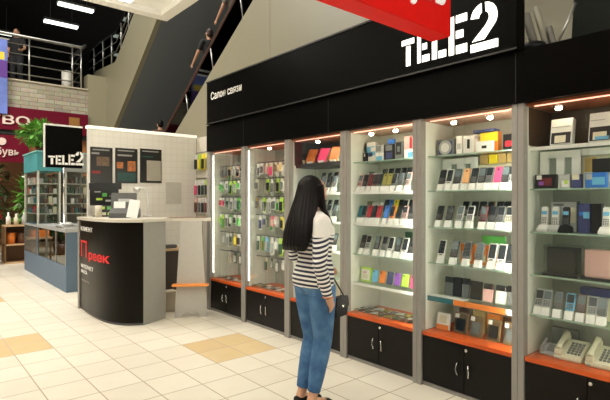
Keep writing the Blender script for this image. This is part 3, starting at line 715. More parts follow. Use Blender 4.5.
# lowest shelf: green box and coloured cases
px_box(3, 0, 354.5, 370, 0, .135, .04, 'lime', 'lime green carton with white pictured front, lowest shelf, cabinet right of woman', X=3.36, lean=6, face=[(.1,.12,.92,.84,'white'),(.2,.2,.8,.5,'cream'),(.25,.55,.6,.72,'pale pink')])
def sleeve(a, b, c, n):
    X = 3.36; ya, yb = bayY(a, X), bayY(b, X); w = abs(ya-yb); h = .125
    t = thing('phone_case', '%s phone case on the white lowest shelf, cabinet right of the woman' % c, 'phone case', (X, (ya+yb)/2, SHELVES[0]+.0035), -PI/2, 'coloured phone cases'); m = Matrix.Rotation(R(-12), 3, 'X')
    bm = bm_new(); add_box(bm, (-w*.46, 0, .012), (w*.46, .012, h)); bevel(bm, .005, 3); rot_bm(bm, m); obj('shell', bm, cmat(c, .5), t)
    bm = bm_new(); add_tube(bm, [(-w*.2, -.001, h*.86), (-w*.2, .0005, h*.86)], .008, 10); rot_bm(bm, m); obj('camera_hole', bm, cmat('black'), t)
    bm = bm_new(); add_box(bm, (-w*.3, -.004, 0), (w*.3, .03, .014)); obj('foot', bm, CLEAR, t)
for n, (a, b, c) in enumerate(((370.5, 377, 'light blue'), (377.8, 384.3, 'orange'), (385.3, 391.8, 'navy'), (392.6, 399.3, 'purple'), (400.2, 408, 'lime'), (408.8, 414, 'pink'))): sleeve(a, b, c, n)

# loose flat packs lying on the decks
def flat_pack(X, Y, z, w, d, c, label, group, rz, n):
    t = thing('flat_pack', label, 'accessory pack', (X, Y, z), rz, group)
    bm = bm_new(); add_box(bm, (-w/2, -d/2, 0), (w/2, d/2, .010)); bevel(bm, .003); obj('sleeve', bm, CLEAR, t)
    bm = bm_new(); add_box(bm, (-w*.38, -d*.40, .0105), (w*.38, d*.30, .017)); bevel(bm, .002); obj('goods', bm, cmat(c, .4), t)
    bm = bm_new(); add_box(bm, (-w*.38, d*.32, .0105), (w*.38, d*.46, .0125)); obj('label', bm, cmat('white'), t)
rr = random.Random(3)
def deck_packs(bay, xa, xb, n, rows, rowdesc):
    for r in range(rows):
        X = 3.30+.085*r; ya, yb = bayY(xa, X), bayY(xb, X)
        for k in range(n):
            Y = ya+(yb-ya)*(k+.5)/n
            c = rr.choice(['grey', 'silver', 'black', 'olive', 'tan', 'silver', 'white', 'dark green', 'brown'])
            flat_pack(X+.02, Y, .433+.0, .075, min(.06, abs(yb-ya)/n*.86), c, '%s flat pack, %s from left, %s row, orange deck, %s' % (c, ORD[k], rowdesc[r], BAYS[bay]), 'flat packs on the deck of the '+BAYS[bay], rr.uniform(-.12, .12), k)
deck_packs(3, 350.5, 413, 9, 3, ['front', 'second', 'third'])
for k in range(6):
    Y = bayY(372+k*7.4, 3.42); flat_pack(3.41, Y, .452, .085, .075, rr.choice(['grey', 'silver', 'olive', 'tan']), 'flat pack lying on the others, %s from left, upper layer, cabinet right of woman' % ORD[k], 'upper layer of flat packs', rr.uniform(-.4, .4), k)
deck_packs(0, 217, 240.5, 6, 2, ['front', 'second'])
deck_packs(1, 251.5, 284.5, 7, 2, ['front', 'second'])

# hanging packs in the two left cabinets
def hang_pack(X, Y, ztop, w, h, c, head, label, group):
    t = thing('hanging_pack', label, 'accessory pack', (X, Y, ztop), -PI/2, group)
    bm = bm_new(); add_box(bm, (-w/2, -.002, -h), (w/2, .002, -.012)); bevel(bm, .0008, 1); obj('card', bm, cmat(head, .6), t)
    bm = bm_new(); add_box(bm, (-w*.38, -.022, -h*.92), (w*.38, -.0022, -h*.34)); bevel(bm, .005); obj('goods', bm, cmat(c, .3), t)
    bm = bm_new(); add_tube(bm, [(0, .031, .0105), (0, .018, .0105), (0, .0, .0095), (0, -.016, -.006)], .002, 6); obj('hook', bm, STEEL, t)
rh = random.Random(11)
def hang_row(bay, z, items, X=3.36-.025, h=.15, rowname='', w=.06):
    for n, (px, c, hd) in enumerate(items):
        hang_pack(X, min(POSTY[bay]-.082, max(POSTY[bay+1]+.082, bayY(px, X))), z, w*rh.uniform(.8, 1.15), h*rh.uniform(.72, 1.2), c, hd, '%s hanging pack, %s from left, %s row, %s' % (c, ORD[n], rowname, BAYS[bay]), 'hanging packs in the '+BAYS[bay])
G, W_, K = 'green', 'white', 'black'
hang_row(0, 1.93, [(222.5, 'grey', 'grey'), (226, 'grey', 'grey'), (230, 'black', 'tan'), (234, 'silver', 'white'), (238, 'black', 'pale pink')], rowname='top', h=.14)
hang_row(0, 1.74, [(219.5, G, W_), (223, G, 'silver'), (226.5, 'silver', W_), (230.5, 'dark green', 'lime'), (234.5, 'silver', 'lime'), (238.5, G, W_)], rowname='second', h=.16)
hang_row(0, 1.52, [(220, 'red', W_), (223.5, 'pink', W_), (227.5, 'dark green', 'silver'), (231.5, 'grey', W_), (235.5, 'silver', 'silver'), (239, 'dark green', G)], rowname='third', h=.16)
hang_row(0, 1.30, [(219.5, 'lime', W_), (223, G, 'lime'), (226.5, 'grey', W_), (231, 'white', G), (235, K, W_), (239, G, W_)], rowname='fourth', h=.17)
hang_row(0, 1.05, [(224, W_, 'silver'), (227.5, 'silver', W_), (231, 'dark green', W_), (235.5, 'yellow', 'tan'), (239, K, W_)], rowname='fifth', h=.17)
hang_row(1, 1.93, [(258.5, 'grey', W_), (262, 'grey', W_), (267, 'pale pink', 'cream'), (271, 'pink', 'cream'), (276, 'bronze', 'cream'), (280.5, 'tan', 'cream')], rowname='top', h=.16)
hang_row(1, 1.74, [(257, 'grey', 'cream'), (268, K, 'lime'), (272, 'grey', W_), (278, K, 'lime'), (282, 'grey', 'cream')], rowname='second', h=.17)
hang_row(1, 1.52, [(256, 'grey', 'tan'), (264.5, K, 'lime'), (269.5, 'silver', W_), (274, 'grey', W_), (281.5, K, 'lime')], rowname='third', h=.17)
hang_row(1, 1.30, [(260.5, 'navy', W_), (264.5, 'navy', 'silver'), (272.5, 'pale pink', 'pink'), (276, W_, 'pale pink'), (282, K, 'yellow')], rowname='fourth', h=.15)
hang_row(1, 1.05, [(258.5, 'dark green', W_), (262.5, 'olive', G), (267, 'silver', 'light blue'), (272, 'silver', W_), (276.5, W_, 'silver'), (281, 'dark green', 'lime')], rowname='fifth', h=.19)
def rear_hang(bay, z, pa, pb, n, rowname, h):
    X = 3.475
    for k in range(n):
        c = rh.choice(['white', 'silver', 'grey', 'green', 'black', 'dark green', 'white', 'silver', 'cream']); hd = rh.choice(['white', 'silver', 'grey', 'cream', 'dark green'])
        hang_pack(X, POSTY[bay]-.09-(POSTY[bay]-POSTY[bay+1]-.18)*k/(n-1), z-.02, .052*rh.uniform(.8, 1.1), h*rh.uniform(.7, 1.1), c, hd, '%s hanging pack, %s from left, rear %s row, %s' % (c, ORD[k], rowname, BAYS[bay]), 'rear hanging packs in the '+BAYS[bay])
for z, nm in ((1.93, 'top'), (1.74, 'second'), (1.52, 'third'), (1.30, 'fourth'), (1.05, 'fifth'), (.80, 'sixth')):
    rear_hang(0, z, 223, 242, 6, nm, .17); rear_hang(1, z, 257, 287, 7, nm, .17)
# cabinet behind the woman: bright cases on the black shelf
for n, (a, b, c) in enumerate(((304, 314.5, 'orange'), (315.5, 326, 'pink'), (327, 338, 'orange'))):
    X = 3.36; ya, yb = bayY(a, X), bayY(b, X); w = abs(ya-yb); h = .175
    t = thing('tablet_case', ['orange padded case, left of three on the black shelf', 'pink padded case, middle of three on the black shelf', 'pale orange padded case, right of three on the black shelf'][n], 'case', (X, (ya+yb)/2, SHELVES[4]+.0295), -PI/2, 'padded cases on the black shelf'); m = Matrix.Rotation(R(-20), 3, 'X') @ Matrix.Rotation(R(5), 3, 'Y')
    cm = cmat(c) if n != 2 else mat('pale_orange', (.80, .30, .08), .4)
    bm = bm_new(); add_box(bm, (-w*.5, 0, .02), (w*.42, .022, h)); bevel(bm, .006, 3); rot_bm(bm, m); obj('cover', bm, cm, t)
    bm = bm_new(); add_box(bm, (w*.425, -.004, .02), (w*.46, .026, h)); bevel(bm, .003); rot_bm(bm, m); obj('zip_edge', bm, cmat(['dark red', 'pale pink', 'cream'][n]), t)
    bm = bm_new(); add_box(bm, (-w*.2, -.006, 0), (w*.25, .03, .028)); obj('foot', bm, PAPER, t)
for n, (a, b) in enumerate(((294.5, 298.5), (299, 303))):
    px_box(2, 4, a, b, .0285, .05, .03, 'cream', ['small cream box at left end of the black shelf', 'small cream box between cream box and orange case'][n], X=3.36, group='small boxes on the black shelf', face=[(.2,.2,.8,.6,'brown')])

# rightmost cabinet
px_box(5, 4, 549.5, 571.5, .004, .175, .05, 'white', 'white pictured carton under the spot lamp, top shelf, rightmost cabinet', X=3.34, lean=10, face=[(.06,.03,.94,.46,'black'),(.22,.06,.72,.34,'cream'),(.05,.66,.9,.70,'silver')])
px_box(5, 4, 588, 611, .004, .185, .05, 'white', 'white pictured carton right of the spot lamp, top shelf, rightmost cabinet', X=3.34, lean=10, face=[(.05,.02,.95,.50,'black'),(.2,.05,.8,.32,'cream'),(.3,.05,.9,.16,'light blue'),(.05,.72,.7,.75,'silver')])
px_box(5, 3, 581, 612, .215, .045, .05, 'white', 'long white carton at top of second shelf, rightmost cabinet', X=3.43)
px_box(5, 3, 582, 612, 0, .213, .05, 'cream', 'cream carton under the long white carton, second shelf, rightmost cabinet', X=3.46, face=[(.1,.5,.5,.95,'tan'),(.55,.1,.9,.8,'grey')])
px_box(5, 3, 531, 555, 0, .095, .05, 'black', 'dark purple gadget box with white tag, second shelf, rightmost cabinet', X=3.32, face=[(.25,.2,.85,.75,'dark red'),(.1,.65,.35,.95,'white'),(.2,.25,.45,.5,'purple')])
px_box(5, 3, 559, 570, 0, .09, .04, 'silver', 'small silver handset in a box, second shelf, rightmost cabinet', X=3.32, face=[(.25,.1,.9,.55,'white'),(.5,.3,.8,.6,'lime')])
px_box(5, 3, 572, 581, 0, .09, .04, 'navy', 'navy box with cream top, second shelf, rightmost cabinet', X=3.32, face=[(0,.6,.8,1,'cream')])
px_box(5, 3, 585, 606, 0, .095, .05, 'blue', 'bright blue carton on second shelf, rightmost cabinet', X=3.32, face=[(.05,.55,.35,.95,'silver'),(.35,.2,.95,.7,'light blue')])
px_box(5, 3, 592, 612, .097, .085, .05, 'black', 'black carton on top of the bright blue carton', X=3.33)
# cordless phones on the third shelf
def cordless(px, c, base_c, label, X=3.34, h=.17):
    Y = bayY(px, X); t = thing('cordless_phone', label, 'phone', (X, Y, SHELVES[2]+.001), -PI/2, 'cordless phones'); m = Matrix.Rotation(R(-8), 3, 'X')
    bm = bm_new(); add_prism(bm, [(-.045, 0), (.04, 0), (.04, .035), (.0, .05), (-.045, .018)], -.034, .034, 'x'); bevel(bm, .004); obj('cradle', bm, cmat(base_c), t)
    bm = bm_new(); add_box(bm, (-.022, -.012, .045), (.022, .012, h)); bevel(bm, .006, 3); rot_bm(bm, m); obj('handset', bm, cmat(c), t)
    bm = bm_new(); add_box(bm, (-.017, -.0135, h*.68), (.017, -.0122, h*.82)); rot_bm(bm, m); obj('screen', bm, cmat('light blue'), t)
    bm = bm_new()
    for r in range(4):
        for q in range(3): add_box(bm, (-.016+q*.012, -.0135, .056+r*.011), (-.008+q*.012, -.0122, .063+r*.011))
    rot_bm(bm, m); obj('keypad', bm, KEYS, t)
cordless(544, 'white', 'white', 'white cordless phone at left of third shelf, rightmost cabinet')
cordless(554.8, 'white', 'silver', 'white cordless phone beside the grey carton, third shelf, rightmost cabinet')
cordless(565.5, 'black', 'black', 'black cordless phone in front of the grey carton, third shelf', X=3.33)
cordless(606, 'white', 'white', 'white cordless phone at right edge, third shelf, rightmost cabinet', X=3.33)
px_box(5, 2, 551, 577, 0, .205, .05, 'grey', 'pale grey carton behind the cordless phones, third shelf, rightmost cabinet', X=3.41, face=[(.02,.02,.98,.98,'silver'),(.5,.3,.95,.8,'cream'),(.1,.85,.5,.92,'grey')])
px_box(5, 2, 578, 590, 0, .19, .05, 'navy', 'navy carton with blue window, third shelf, rightmost cabinet', X=3.37, face=[(.1,.6,.9,.72,'blue'),(.45,.5,.95,.72,'light blue')])
px_box(5, 2, 591, 601, 0, .19, .05, 'black', 'black carton between navy carton and right white cordless phone', X=3.37)
# clear cases on the fourth shelf
def case_box(xa, xb, c, label, h=.205, X=3.33):
    ya, yb = bayY(xa, X), bayY(xb, X); w = abs(ya-yb)
    t = thing('clear_case', label, 'case', (X, (ya+yb)/2, SHELVES[1]+.001), -PI/2, 'clear cases on fourth shelf')
    bm = bm_new(); add_box(bm, (-w/2, -.02, 0), (w/2, .12, .014)); bevel(bm, .003); obj('plinth', bm, cmat('black'), t)
    bm = bm_new(); add_box(bm, (-w*.40, .0, .0145), (w*.42, .10, h*.92)); bevel(bm, .006); obj('goods', bm, cmat(c, .45), t)
    bm = bm_new(); add_box(bm, (-w*.47, -.012, .0142), (w*.47, .115, h)); bevel(bm, .004); obj('cover', bm, CLEAR, t)
case_box(543, 579, 'black', 'black boxed goods under a clear cover, fourth shelf, rightmost cabinet')
case_box(581, 615, 'pale pink', 'pink boxed goods under a clear cover, fourth shelf, rightmost cabinet')
px_box(5, 0, 580, 612, .15, .05, .06, 'navy', 'flat navy carton at rear of lowest shelf, rightmost cabinet', X=3.44)
px_box(5, 0, 578, 612, 0, .148, .06, 'cream', 'cream carton under the flat navy carton, lowest shelf', X=3.44)
# desk telephones on the deck
def desk_phone(Y, c, label, s=1., X=3.31):
    t = thing('desk_telephone', label, 'telephone', (X, Y, .434), -PI/2, 'desk telephones on the deck'); t.scale = (s, s, s)
    bm = bm_new(); add_prism(bm, [(0, 0), (.19, 0), (.19, .10), (.15, .105), (.0, .025)], -.085, .085, 'x'); bevel(bm, .006); obj('base', bm, cmat(c, .4), t)
    up = lambda y: .025+.08*y/.15
    bm = bm_new()
    for r in range(5):
        for q in range(4):
            y = .03+r*.021; add_box(bm, (-.012+q*.022, y, up(y)), (.003+q*.022, y+.013, up(y)+.012))
    obj('keypad', bm, cmat('grey'), t)
    bm = bm_new(); add_tube(bm, [(-.058, .012, .065), (-.058, .045, .09), (-.058, .125, .13), (-.058, .16, .145)], [(.02, .016), (.016, .012), (.016, .012), (.02, .016)], 12); add_box(bm, (-.078, .0, .035), (-.038, .04, .062)); add_box(bm, (-.078, .135, .10), (-.038, .175, .132)); obj('handset', bm, cmat(c, .35), t)
    bm = bm_new(); add_tube(bm, [(-.058+.014*math.sin(k*.9), -.012+.006*math.cos(k*1.7), .012) for k in range(8)], .004, 6); obj('coiled_cord', bm, cmat('silver'), t)
desk_phone(1.283, 'cream', 'cream desk telephone on the orange deck, middle of three')
desk_phone(1.093, 'cream', 'cream desk telephone on the orange deck at photo right edge')
desk_phone(1.425, 'silver', 'small silver white telephone on the orange deck, nearest the grey post', .58, 3.34)
px_box(5, None, 552, 577, 0, .15, .04, 'grey', 'dark grey carton standing behind the cream telephones', X=3.53)

# ------------------------------------------------------------------ kiosk
Yk = 7.2
t = thing('room_divider', 'white gridded kiosk divider with bright top edge', 'divider', (2.045, Yk, 0))
box_obj('board', (0, 0, 0), (1.69, .05, 2.5), grid_panel_mat(), t)
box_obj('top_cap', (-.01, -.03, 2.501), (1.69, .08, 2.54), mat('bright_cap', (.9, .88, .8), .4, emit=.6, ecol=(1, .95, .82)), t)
box_obj('edge_post', (-.012, -.02, 0), (.024, -.0005, 2.50), WHITE, t)
t = thing('pegboard', 'pale side panel with hooks between kiosk and cabinets', 'panel', (3.745, 5.86, 0))
box_obj('board', (0, 0, 0), (.04, 1.33, 2.5), mat('pale_side', (.62, .57, .48), .5), t)
for z in (1.55, 1.83, 2.25):
    bm = bm_new(); add_tube(bm, [(-.016, .3, z), (-.016, 1.32, z)], .006, 6); obj('hook_rail', bm, GREYD, t)
n = 0
for z, row, cs in ((2.23, 'top', (('black', 'white'), ('yellow', 'lime'), ('black', 'yellow'), ('olive', 'yellow'), ('black', 'tan'))), (1.81, 'middle', (('pink', 'white'), ('black', 'white'), ('dark green', 'white'), ('black', 'lime'), ('red', 'white'))), (1.53, 'bottom', (('brown', 'pale pink'), ('grey', 'white'), ('black', 'white'), ('dark red', 'white'), ('black', 'orange')))):
    for q, (c, hd) in enumerate(cs):
        hang_pack(3.705, 7.14-q*.115, z, .095, .27, c, hd, '%s pack hanging on the pegboard beside the kiosk, %s from left, %s row' % (c, ORD[q], row), 'packs on the pegboard')

# logo board left of the panel, on its own chrome pole
t = thing('logo_board', 'black square logo board fixed to the left edge of the kiosk panel', 'sign', (1.735, Yk+.02, 0))
box_obj('panel', (-.235, -.03, 1.925), (.235, .02, 2.49), SIGNBLACK, t)
bm = bm_new(); add_box(bm, (-.25, -.032, 2.491), (.24, .022, 2.515)); add_box(bm, (-.25, -.032, 1.925), (-.2355, .022, 2.49)); obj('frame', bm, WHITE, t)
pf = lambda u, v, d: (-.2+u, -.03-d, 1.965+v)
for ch, a, b, h in (('T', 0, .085, .115), ('E', .093, .165, .125), ('L', .173, .245, .13), ('E', .253, .335, .145), ('2', .342, .45, .19)):
    logo(t, ch, a, b, 0, h, pf, LETTERW, depth=.006)
t = thing('pole_stand', 'chrome pole standing on the blue counter under the logo board', 'pole', (2.42, 10.05, 1.021))
bm = bm_new(); add_tube(bm, [(0, 0, .02), (0, 0, 1.30)], .02, 10); obj('pole', bm, CHROME, t)
bm = bm_new(); add_tube(bm, [(0, 0, 0), (0, 0, .02)], .12, 20); obj('foot', bm, CHROME, t)

# posters
PGREY = mat('poster_grey', (.30, .29, .27), .5)
def poster(x0, x1, z0, z1, label, extra):
    t = thing('poster', label, 'poster', (x0, Yk-.012, z0), 0, 'posters on the kiosk panel')
    w, h = x1-x0, z1-z0
    box_obj('sheet', (0, 0, 0), (w, .011, h), mat('poster_black', (.016, .015, .013), .3), t)
    box_obj('header_line', (w*.1, -.002, h*.91), (w*.85, -.0004, h*.945), mat('poster_grey', (.30, .29, .27), .5), t)
    for a, b, c, d, m in extra: box_obj('picture', (a*w, -.003, b*h), (c*w, -.0004, d*h), m, t)
mo = mat('poster_orange', (.45, .15, .04), .5, vary=.9, scale=25); mg = mat('poster_pattern', (.16, .10, .06), .5, vary=.95, scale=30); mt_ = mat('poster_teal', (.02, .07, .06), .5, vary=.5)
poster(2.075, 2.385, 1.725, 2.24, 'black poster with glowing lamps picture, left of three on kiosk panel', [(.28, .48, .85, .74, mg), (.05, .80, .4, .85, MATS['poster_grey']), (.06, .26, .45, .34, mat('poster_red', (.25, .02, .02), .5))])
poster(2.425, 2.755, 1.73, 2.25, 'black poster with orange cubes picture, middle of three on kiosk panel', [(.06, .42, .34, .60, mo), (.54, .34, .90, .64, mo), (.1, .77, .75, .82, MATS['poster_grey']), (.1, .05, .9, .3, mt_)])
poster(2.795, 3.135, 1.745, 2.265, 'black poster with grey sheet pinned on it, right of three on kiosk panel', [(.30, .06, .97, .66, mat('poster_sheet', (.40, .37, .30), .6)), (.05, .75, .6, .79, mt_)])
bm = bm_new(); add_box(bm, (0, 0, 0), (.26, .008, .34)); obj_ = tag(obj('notice', bm, mat('faint_notice', (.60, .57, .50), .5), loc=(3.21, Yk-.010, 1.42)), 'pale notice pinned low on the right of the kiosk panel', 'notice')

# curved counter
def catmull(P, n=6):
    out = []
    for i in range(len(P)-1):
        p0, p1, p2, p3 = P[max(i-1, 0)], P[i], P[i+1], P[min(i+2, len(P)-1)]
        for k in range(n):
            u = k/n
            out.append(tuple(.5*((2*p1[a])+(-p0[a]+p2[a])*u+(2*p0[a]-5*p1[a]+4*p2[a]-p3[a])*u*u+(-p0[a]+3*p1[a]-3*p2[a]+p3[a])*u**3) for a in (0, 1)))
    return out+[tuple(P[-1])]
path = catmull([(1.885, 6.98), (1.866, 6.5), (1.875, 6.12), (1.925, 5.86), (2.03, 5.67), (2.2, 5.56)])
def offset(path, d):
    o = []
    for i, p in enumerate(path):
        a = Vector(path[max(i-1, 0)]); b = Vector(path[min(i+1, len(path)-1)]); tt = (b-a).normalized(); nn = Vector((tt.y, -tt.x))   # outward: towards the aisle
        o.append((p[0]+nn.x*d, p[1]+nn.y*d))
    return o
# outward normal must point to -X
if offset(path, .1)[5][0] > path[5][0]:
    _off = offset; offset = lambda p, d: _off(p, -d)
LENS = [0]
for a, b in zip(path, path[1:]): LENS.append(LENS[-1]+math.hypot(b[0]-a[0], b[1]-a[1]))
def on_path(s, d):
    P = offset(path, d)
    for i in range(len(LENS)-1):
        if s <= LENS[i+1] or i == len(LENS)-2:
            q = (s-LENS[i])/(LENS[i+1]-LENS[i]); return (P[i][0]+(P[i+1][0]-P[i][0])*q, P[i][1]+(P[i+1][1]-P[i][1])*q)
co = Vector((2.2, 6.3))
t = thing('service_counter', 'curved black service counter with red lettering in the kiosk', 'counter', (co.x, co.y, 0))
def rel(pts): return [(x-co.x, y-co.y) for x, y in pts]
bm = bm_new(); add_prism(bm, rel(path + offset(path, -.03)[::-1]), .03, 1.215)
for f in bm.faces: f.smooth = False
obj('front_panel', bm, mat('black_front', (.005, .0038, .0025), .28, spec=.14), t)
bm = bm_new(); add_prism(bm, rel(offset(path, -.01) + offset(path, -.03)[::-1]), 0, .03); obj('kick_strip', bm, GREYD, t)
bm = bm_new(); add_prism(bm, rel([(2.203, 5.562), (2.545, 5.715), (2.536, 5.735), (2.195, 5.585)]), 0, 1.215); obj('side_panel', bm, mat('grey_panel', (.26, .25, .225), .5), t, label='grey end panel')
bm = bm_new(); add_prism(bm, rel([(1.868, 6.985), (1.91, 6.985), (1.91, 7.04), (1.868, 7.04)]), 0, 1.215); obj('end_post', bm, GREY, t)
inner = [(2.6, 5.70), (3.02, 5.42), (3.13, 5.62), (3.13, 5.845), (2.75, 6.1), (2.4, 6.3), (2.32, 6.7), (2.32, 7.05)]
bm = bm_new(); add_prism(bm, rel([(1.86, 7.05)] + offset(path, .04) + inner), 1.216, 1.25); obj('countertop', bm, mat('pale_countertop', (.58, .54, .46), .35), t)
bm = bm_new(); add_prism(bm, rel([(2.58, 5.76), (3.0, 5.50), (3.10, 5.64), (3.10, 5.80), (2.75, 6.0)]), 1.2505, 1.256); obj('wood_mat', bm, mat('dark_wood_mat', (.18, .085, .05), .4), t)
def arc_txt(body, s0, w, z, h, m, bold=.0):
    text_obj('lettering', body, w, h, lambda u, v, d: (*[a-b for a, b in zip(on_path(s0+u, d), co)], z+v), m, t, bold, .004, None, True)
arc_txt('КЛИЕНТ', .05, .56, 1.07, .055, LETTERW, .005)
arc_txt('реек', .46, .64, .685, .125, mat('red_lettering', (.75, .015, .02), .5), .022)
arc_txt('П', .06, .30, .72, .22, MATS['red_lettering'], .0)
arc_txt('ИНТЕРНЕТ', .06, .58, .575, .05, LETTERW, .005)
arc_txt('КАССА', .06, .32, .505, .045, LETTERW, .005)
arc_txt('звоните', .08, .40, .40, .025, mat('faint_lettering', (.30, .28, .24), .6), .0)
# stand at the end of the counter
Q0, Q1 = Vector((2.64, 5.665)), Vector((2.97, 5.445)); ex = (Q1-Q0).normalized(); ang = math.atan2(ex.y, ex.x); Lq = (Q1-Q0).length
t = thing('counter_stand', 'tapered grey counter stand with an orange shelf beside the cabinets', 'stand', (Q0.x, Q0.y, 0), ang)
arch = [(Lq*.5+Lq*.30*math.cos(R(a)), .075*math.sin(R(a))) for a in range(180, -1, -20)]
bm = bm_new(); add_prism(bm, [(0, 0)] + arch + [(Lq, 0), (Lq*.84, 1.214), (Lq*.19, 1.214)], 0, .02, 'y'); obj('front_panel', bm, mat('grey_panel2', (.42, .40, .36), .5), t)
bm = bm_new(); add_prism(bm, [(.021, 0), (.30, 0), (.12, 1.214), (.021, 1.214)], Lq*.8, Lq*.8+.02, 'x'); obj('fin', bm, MATS['grey_panel'], t)
bm = bm_new(); add_box(bm, (-.02, -.10, .405), (Lq+.03, -.001, .43)); bevel(bm, .003); obj('shelf', bm, mat('orange_shelf', (.85, .30, .06), .4), t)
# low shelf seen under the counter
t = thing('shelf_unit', 'small dark shelf unit with wooden top behind the counter stand', 'shelf', (2.95, 6.6, 0))
box_obj('body', (-.25, -.2, 0), (.25, .2, .76), mat('dark_wood', (.06, .04, .03), .5), t); box_obj('top', (-.28, -.23, .761), (.28, .23, .79), WOODL, t)
bm = bm_new(); add_box(bm, (-.09, -.09, 0), (.09, .09, .26)); bevel(bm, .01); tag(obj('waste_box', bm, mat('cream_bin', (.60, .53, .40), .6), loc=(2.78, 6.12, 0)), 'cream box on the floor between counter and stand', 'box')
bm = bm_new(); add_box(bm, (-.1, -.06, 0), (.1, .06, .05)); bevel(bm, .012); tag(obj('card_terminal', bm, GREYD, loc=(2.95, 6.5, .791)), 'dark device lying on the small shelf unit top', 'device')

# things on the counter
zc = 1.251
def at_px(px, z, d):      # a counter spot from its bearing and distance
    S, Cc = math.sin(R(40.2)), math.cos(R(40.2)); l = (px-305)/480*d
    return (S*d+Cc*l, Cc*d-S*l, z)
p = at_px(124, zc, 6.25)
t = thing('cash_register', 'dark grey cash register with white labels on the counter', 'cash register', p, R(-25))
bm = bm_new(); add_prism(bm, [(-.13, 0), (.13, 0), (.13, .09), (.03, .12), (-.13, .06)], -.17, .2, 'x'); bevel(bm, .006); obj('base', bm, GREYD, t)
bm = bm_new(); add_box(bm, (-.17, .04, .10), (.15, .07, .345), rot=Matrix.Rotation(R(-14), 3, 'X')); bevel(bm, .008); obj('screen_housing', bm, mat('grey_housing', (.085, .085, .08), .4), t)
bm = bm_new(); add_box(bm, (-.12, -.09, .10), (.02, -.085, .19), rot=Matrix.Rotation(R(-20), 3, 'X')); obj('paper_label', bm, PAPER, t)
bm = bm_new(); add_box(bm, (-.08, .033, .22), (.06, .0385, .26), rot=Matrix.Rotation(R(-14), 3, 'X')); obj('paper_label', bm, cmat('silver'), t)
p = at_px(131.5, zc, 5.95)
bm = bm_new(); add_box(bm, (-.065, 0, 0), (.065, .006, .235), rot=Matrix.Rotation(R(8), 3, 'Y') @ Matrix.Rotation(R(-18), 3, 'X')); bevel(bm, .002)
t = tag(obj('leaflet_stand', bm, PAPER, loc=(p[0], p[1], p[2]+.01)), 'bright white leaflet leaning against the cash register', 'leaflet'); t.rotation_euler = (0, 0, R(-30))
p = at_px(98.5, zc, 6.4)
bm = bm_new(); add_tube(bm, [(0, 0, 0), (0, 0, .155)], [.042, .046], 18); tag(obj('cup', bm, mat('cream_cup', (.62, .58, .46), .4), loc=p), 'tall cream cup on the counter left of cash register', 'cup')
p = at_px(106, zc+.003, 6.5)
t = thing('price_card', 'small green and black price card beside the cream cup', 'card', p, R(-25))
bm = bm_new(); add_box(bm, (-.085, 0, .0), (.085, .005, .16), rot=Matrix.Rotation(R(-12), 3, 'X')); obj('card', bm, cmat('black'), t)
for a, b, z0, z1, c in ((-.07, -.02, .10, .14, 'lime'), (.01, .07, .10, .14, 'green'), (-.06, .0, .02, .06, 'cream'), (.02, .07, .02, .06, 'lime')):
    bm = bm_new(); add_box(bm, (a, -.002, z0), (b, -.0004, z1), rot=Matrix.Rotation(R(-12), 3, 'X')); obj('print', bm, cmat(c), t)
# black tilted poster board above the cup
t = thing('price_board', 'black price board with green print over the counter left end', 'board', (2.06, 6.93, 1.325), R(-6))
m4 = Matrix.Rotation(R(-1), 3, 'Y')
bm = bm_new(); add_box(bm, (-.06, 0, .08), (.32, .012, .34), rot=m4); obj('sheet', bm, cmat('black'), t)
bm = bm_new(); add_box(bm, (-.07, -.004, .30), (.36, -.0006, .39), rot=m4); obj('heading', bm, cmat('black'), t)
for a, b, z0, z1, c in ((.10, .16, .20, .25, 'green'), (.02, .10, .15, .18, 'lime'), (.14, .27, .13, .155, 'silver'), (.19, .28, .2, .215, 'grey'), (0, .08, .26, .275, 'silver')):
    bm = bm_new(); add_box(bm, (a, -.006, z0), (b, -.0006, z1), rot=m4); obj('print', bm, cmat(c), t)
bm = bm_new(); add_tube(bm, [(.02, .03, -.06), (.02, .03, .1)], .012, 8); add_tube(bm, [(.02, .03, -.073), (.02, .03, -.06)], .05, 14); obj('foot', bm, GREYD, t)
p = at_px(147, zc, 6.75)
t = thing('desk_lamp', 'pale gooseneck lamp standing behind the cash register', 'lamp', p, 0)
bm = bm_new(); add_tube(bm, [(0, 0, 0), (0, 0, .02)], .06, 16); obj('base', bm, WHITE, t)
bm = bm_new(); add_tube(bm, [(0, 0, .02), (.02, 0, .2), (.01, .0, .32), (-.04, .0, .39), (-.10, 0, .40)], .011, 8); obj('neck', bm, WHITE, t)
bm = bm_new(); add_tube(bm, [(-.10, 0, .40), (-.17, 0, .36)], [.02, .05], 14); obj('shade', bm, WHITE, t)

# ------------------------------------------------------------------ blue display counter and tall cases behind
t = thing('glass_counter', 'blue grey counter with glass front standing behind the kiosk', 'counter', (2.03, 8.3, 0))
obj('base', (lambda b: (add_box(b, (0, 0, .0), (.6, 2.1, .42)), b)[-1])(bm_new()), BLUEG, t)
box_obj('end_panel', (.0, .0, .421), (.6, .03, .96), BLUEG, t)
box_obj('back_panel', (.57, .031, .421), (.6, 2.1, .96), mat('dark_back', (.17, .18, .18), .5), t)
box_obj('inner_floor', (.02, .031, .422), (.569, 2.1, .43), mat('dark_back', (.17, .18, .18), .5), t)
for y in (.031, .68, 1.37, 2.06):
    box_obj('post', (0, y, .421), (.03, y+.035, .96), STEEL, t)
for y in (.067, .716, 1.406):
    box_obj('pane', (.01, y, .43), (.016, y+.612, .955), glass_mat('dim_glass', (.6, .62, .62), .3), t)
box_obj('top', (-.02, -.02, .961), (.62, 2.1, 1.02), mat('grey_top', (.40, .42, .42), .25), t)
t2 = thing('accessory_tray', 'silver tray lying on the blue grey counter top', 'tray', (2.12, 8.75, 1.021))
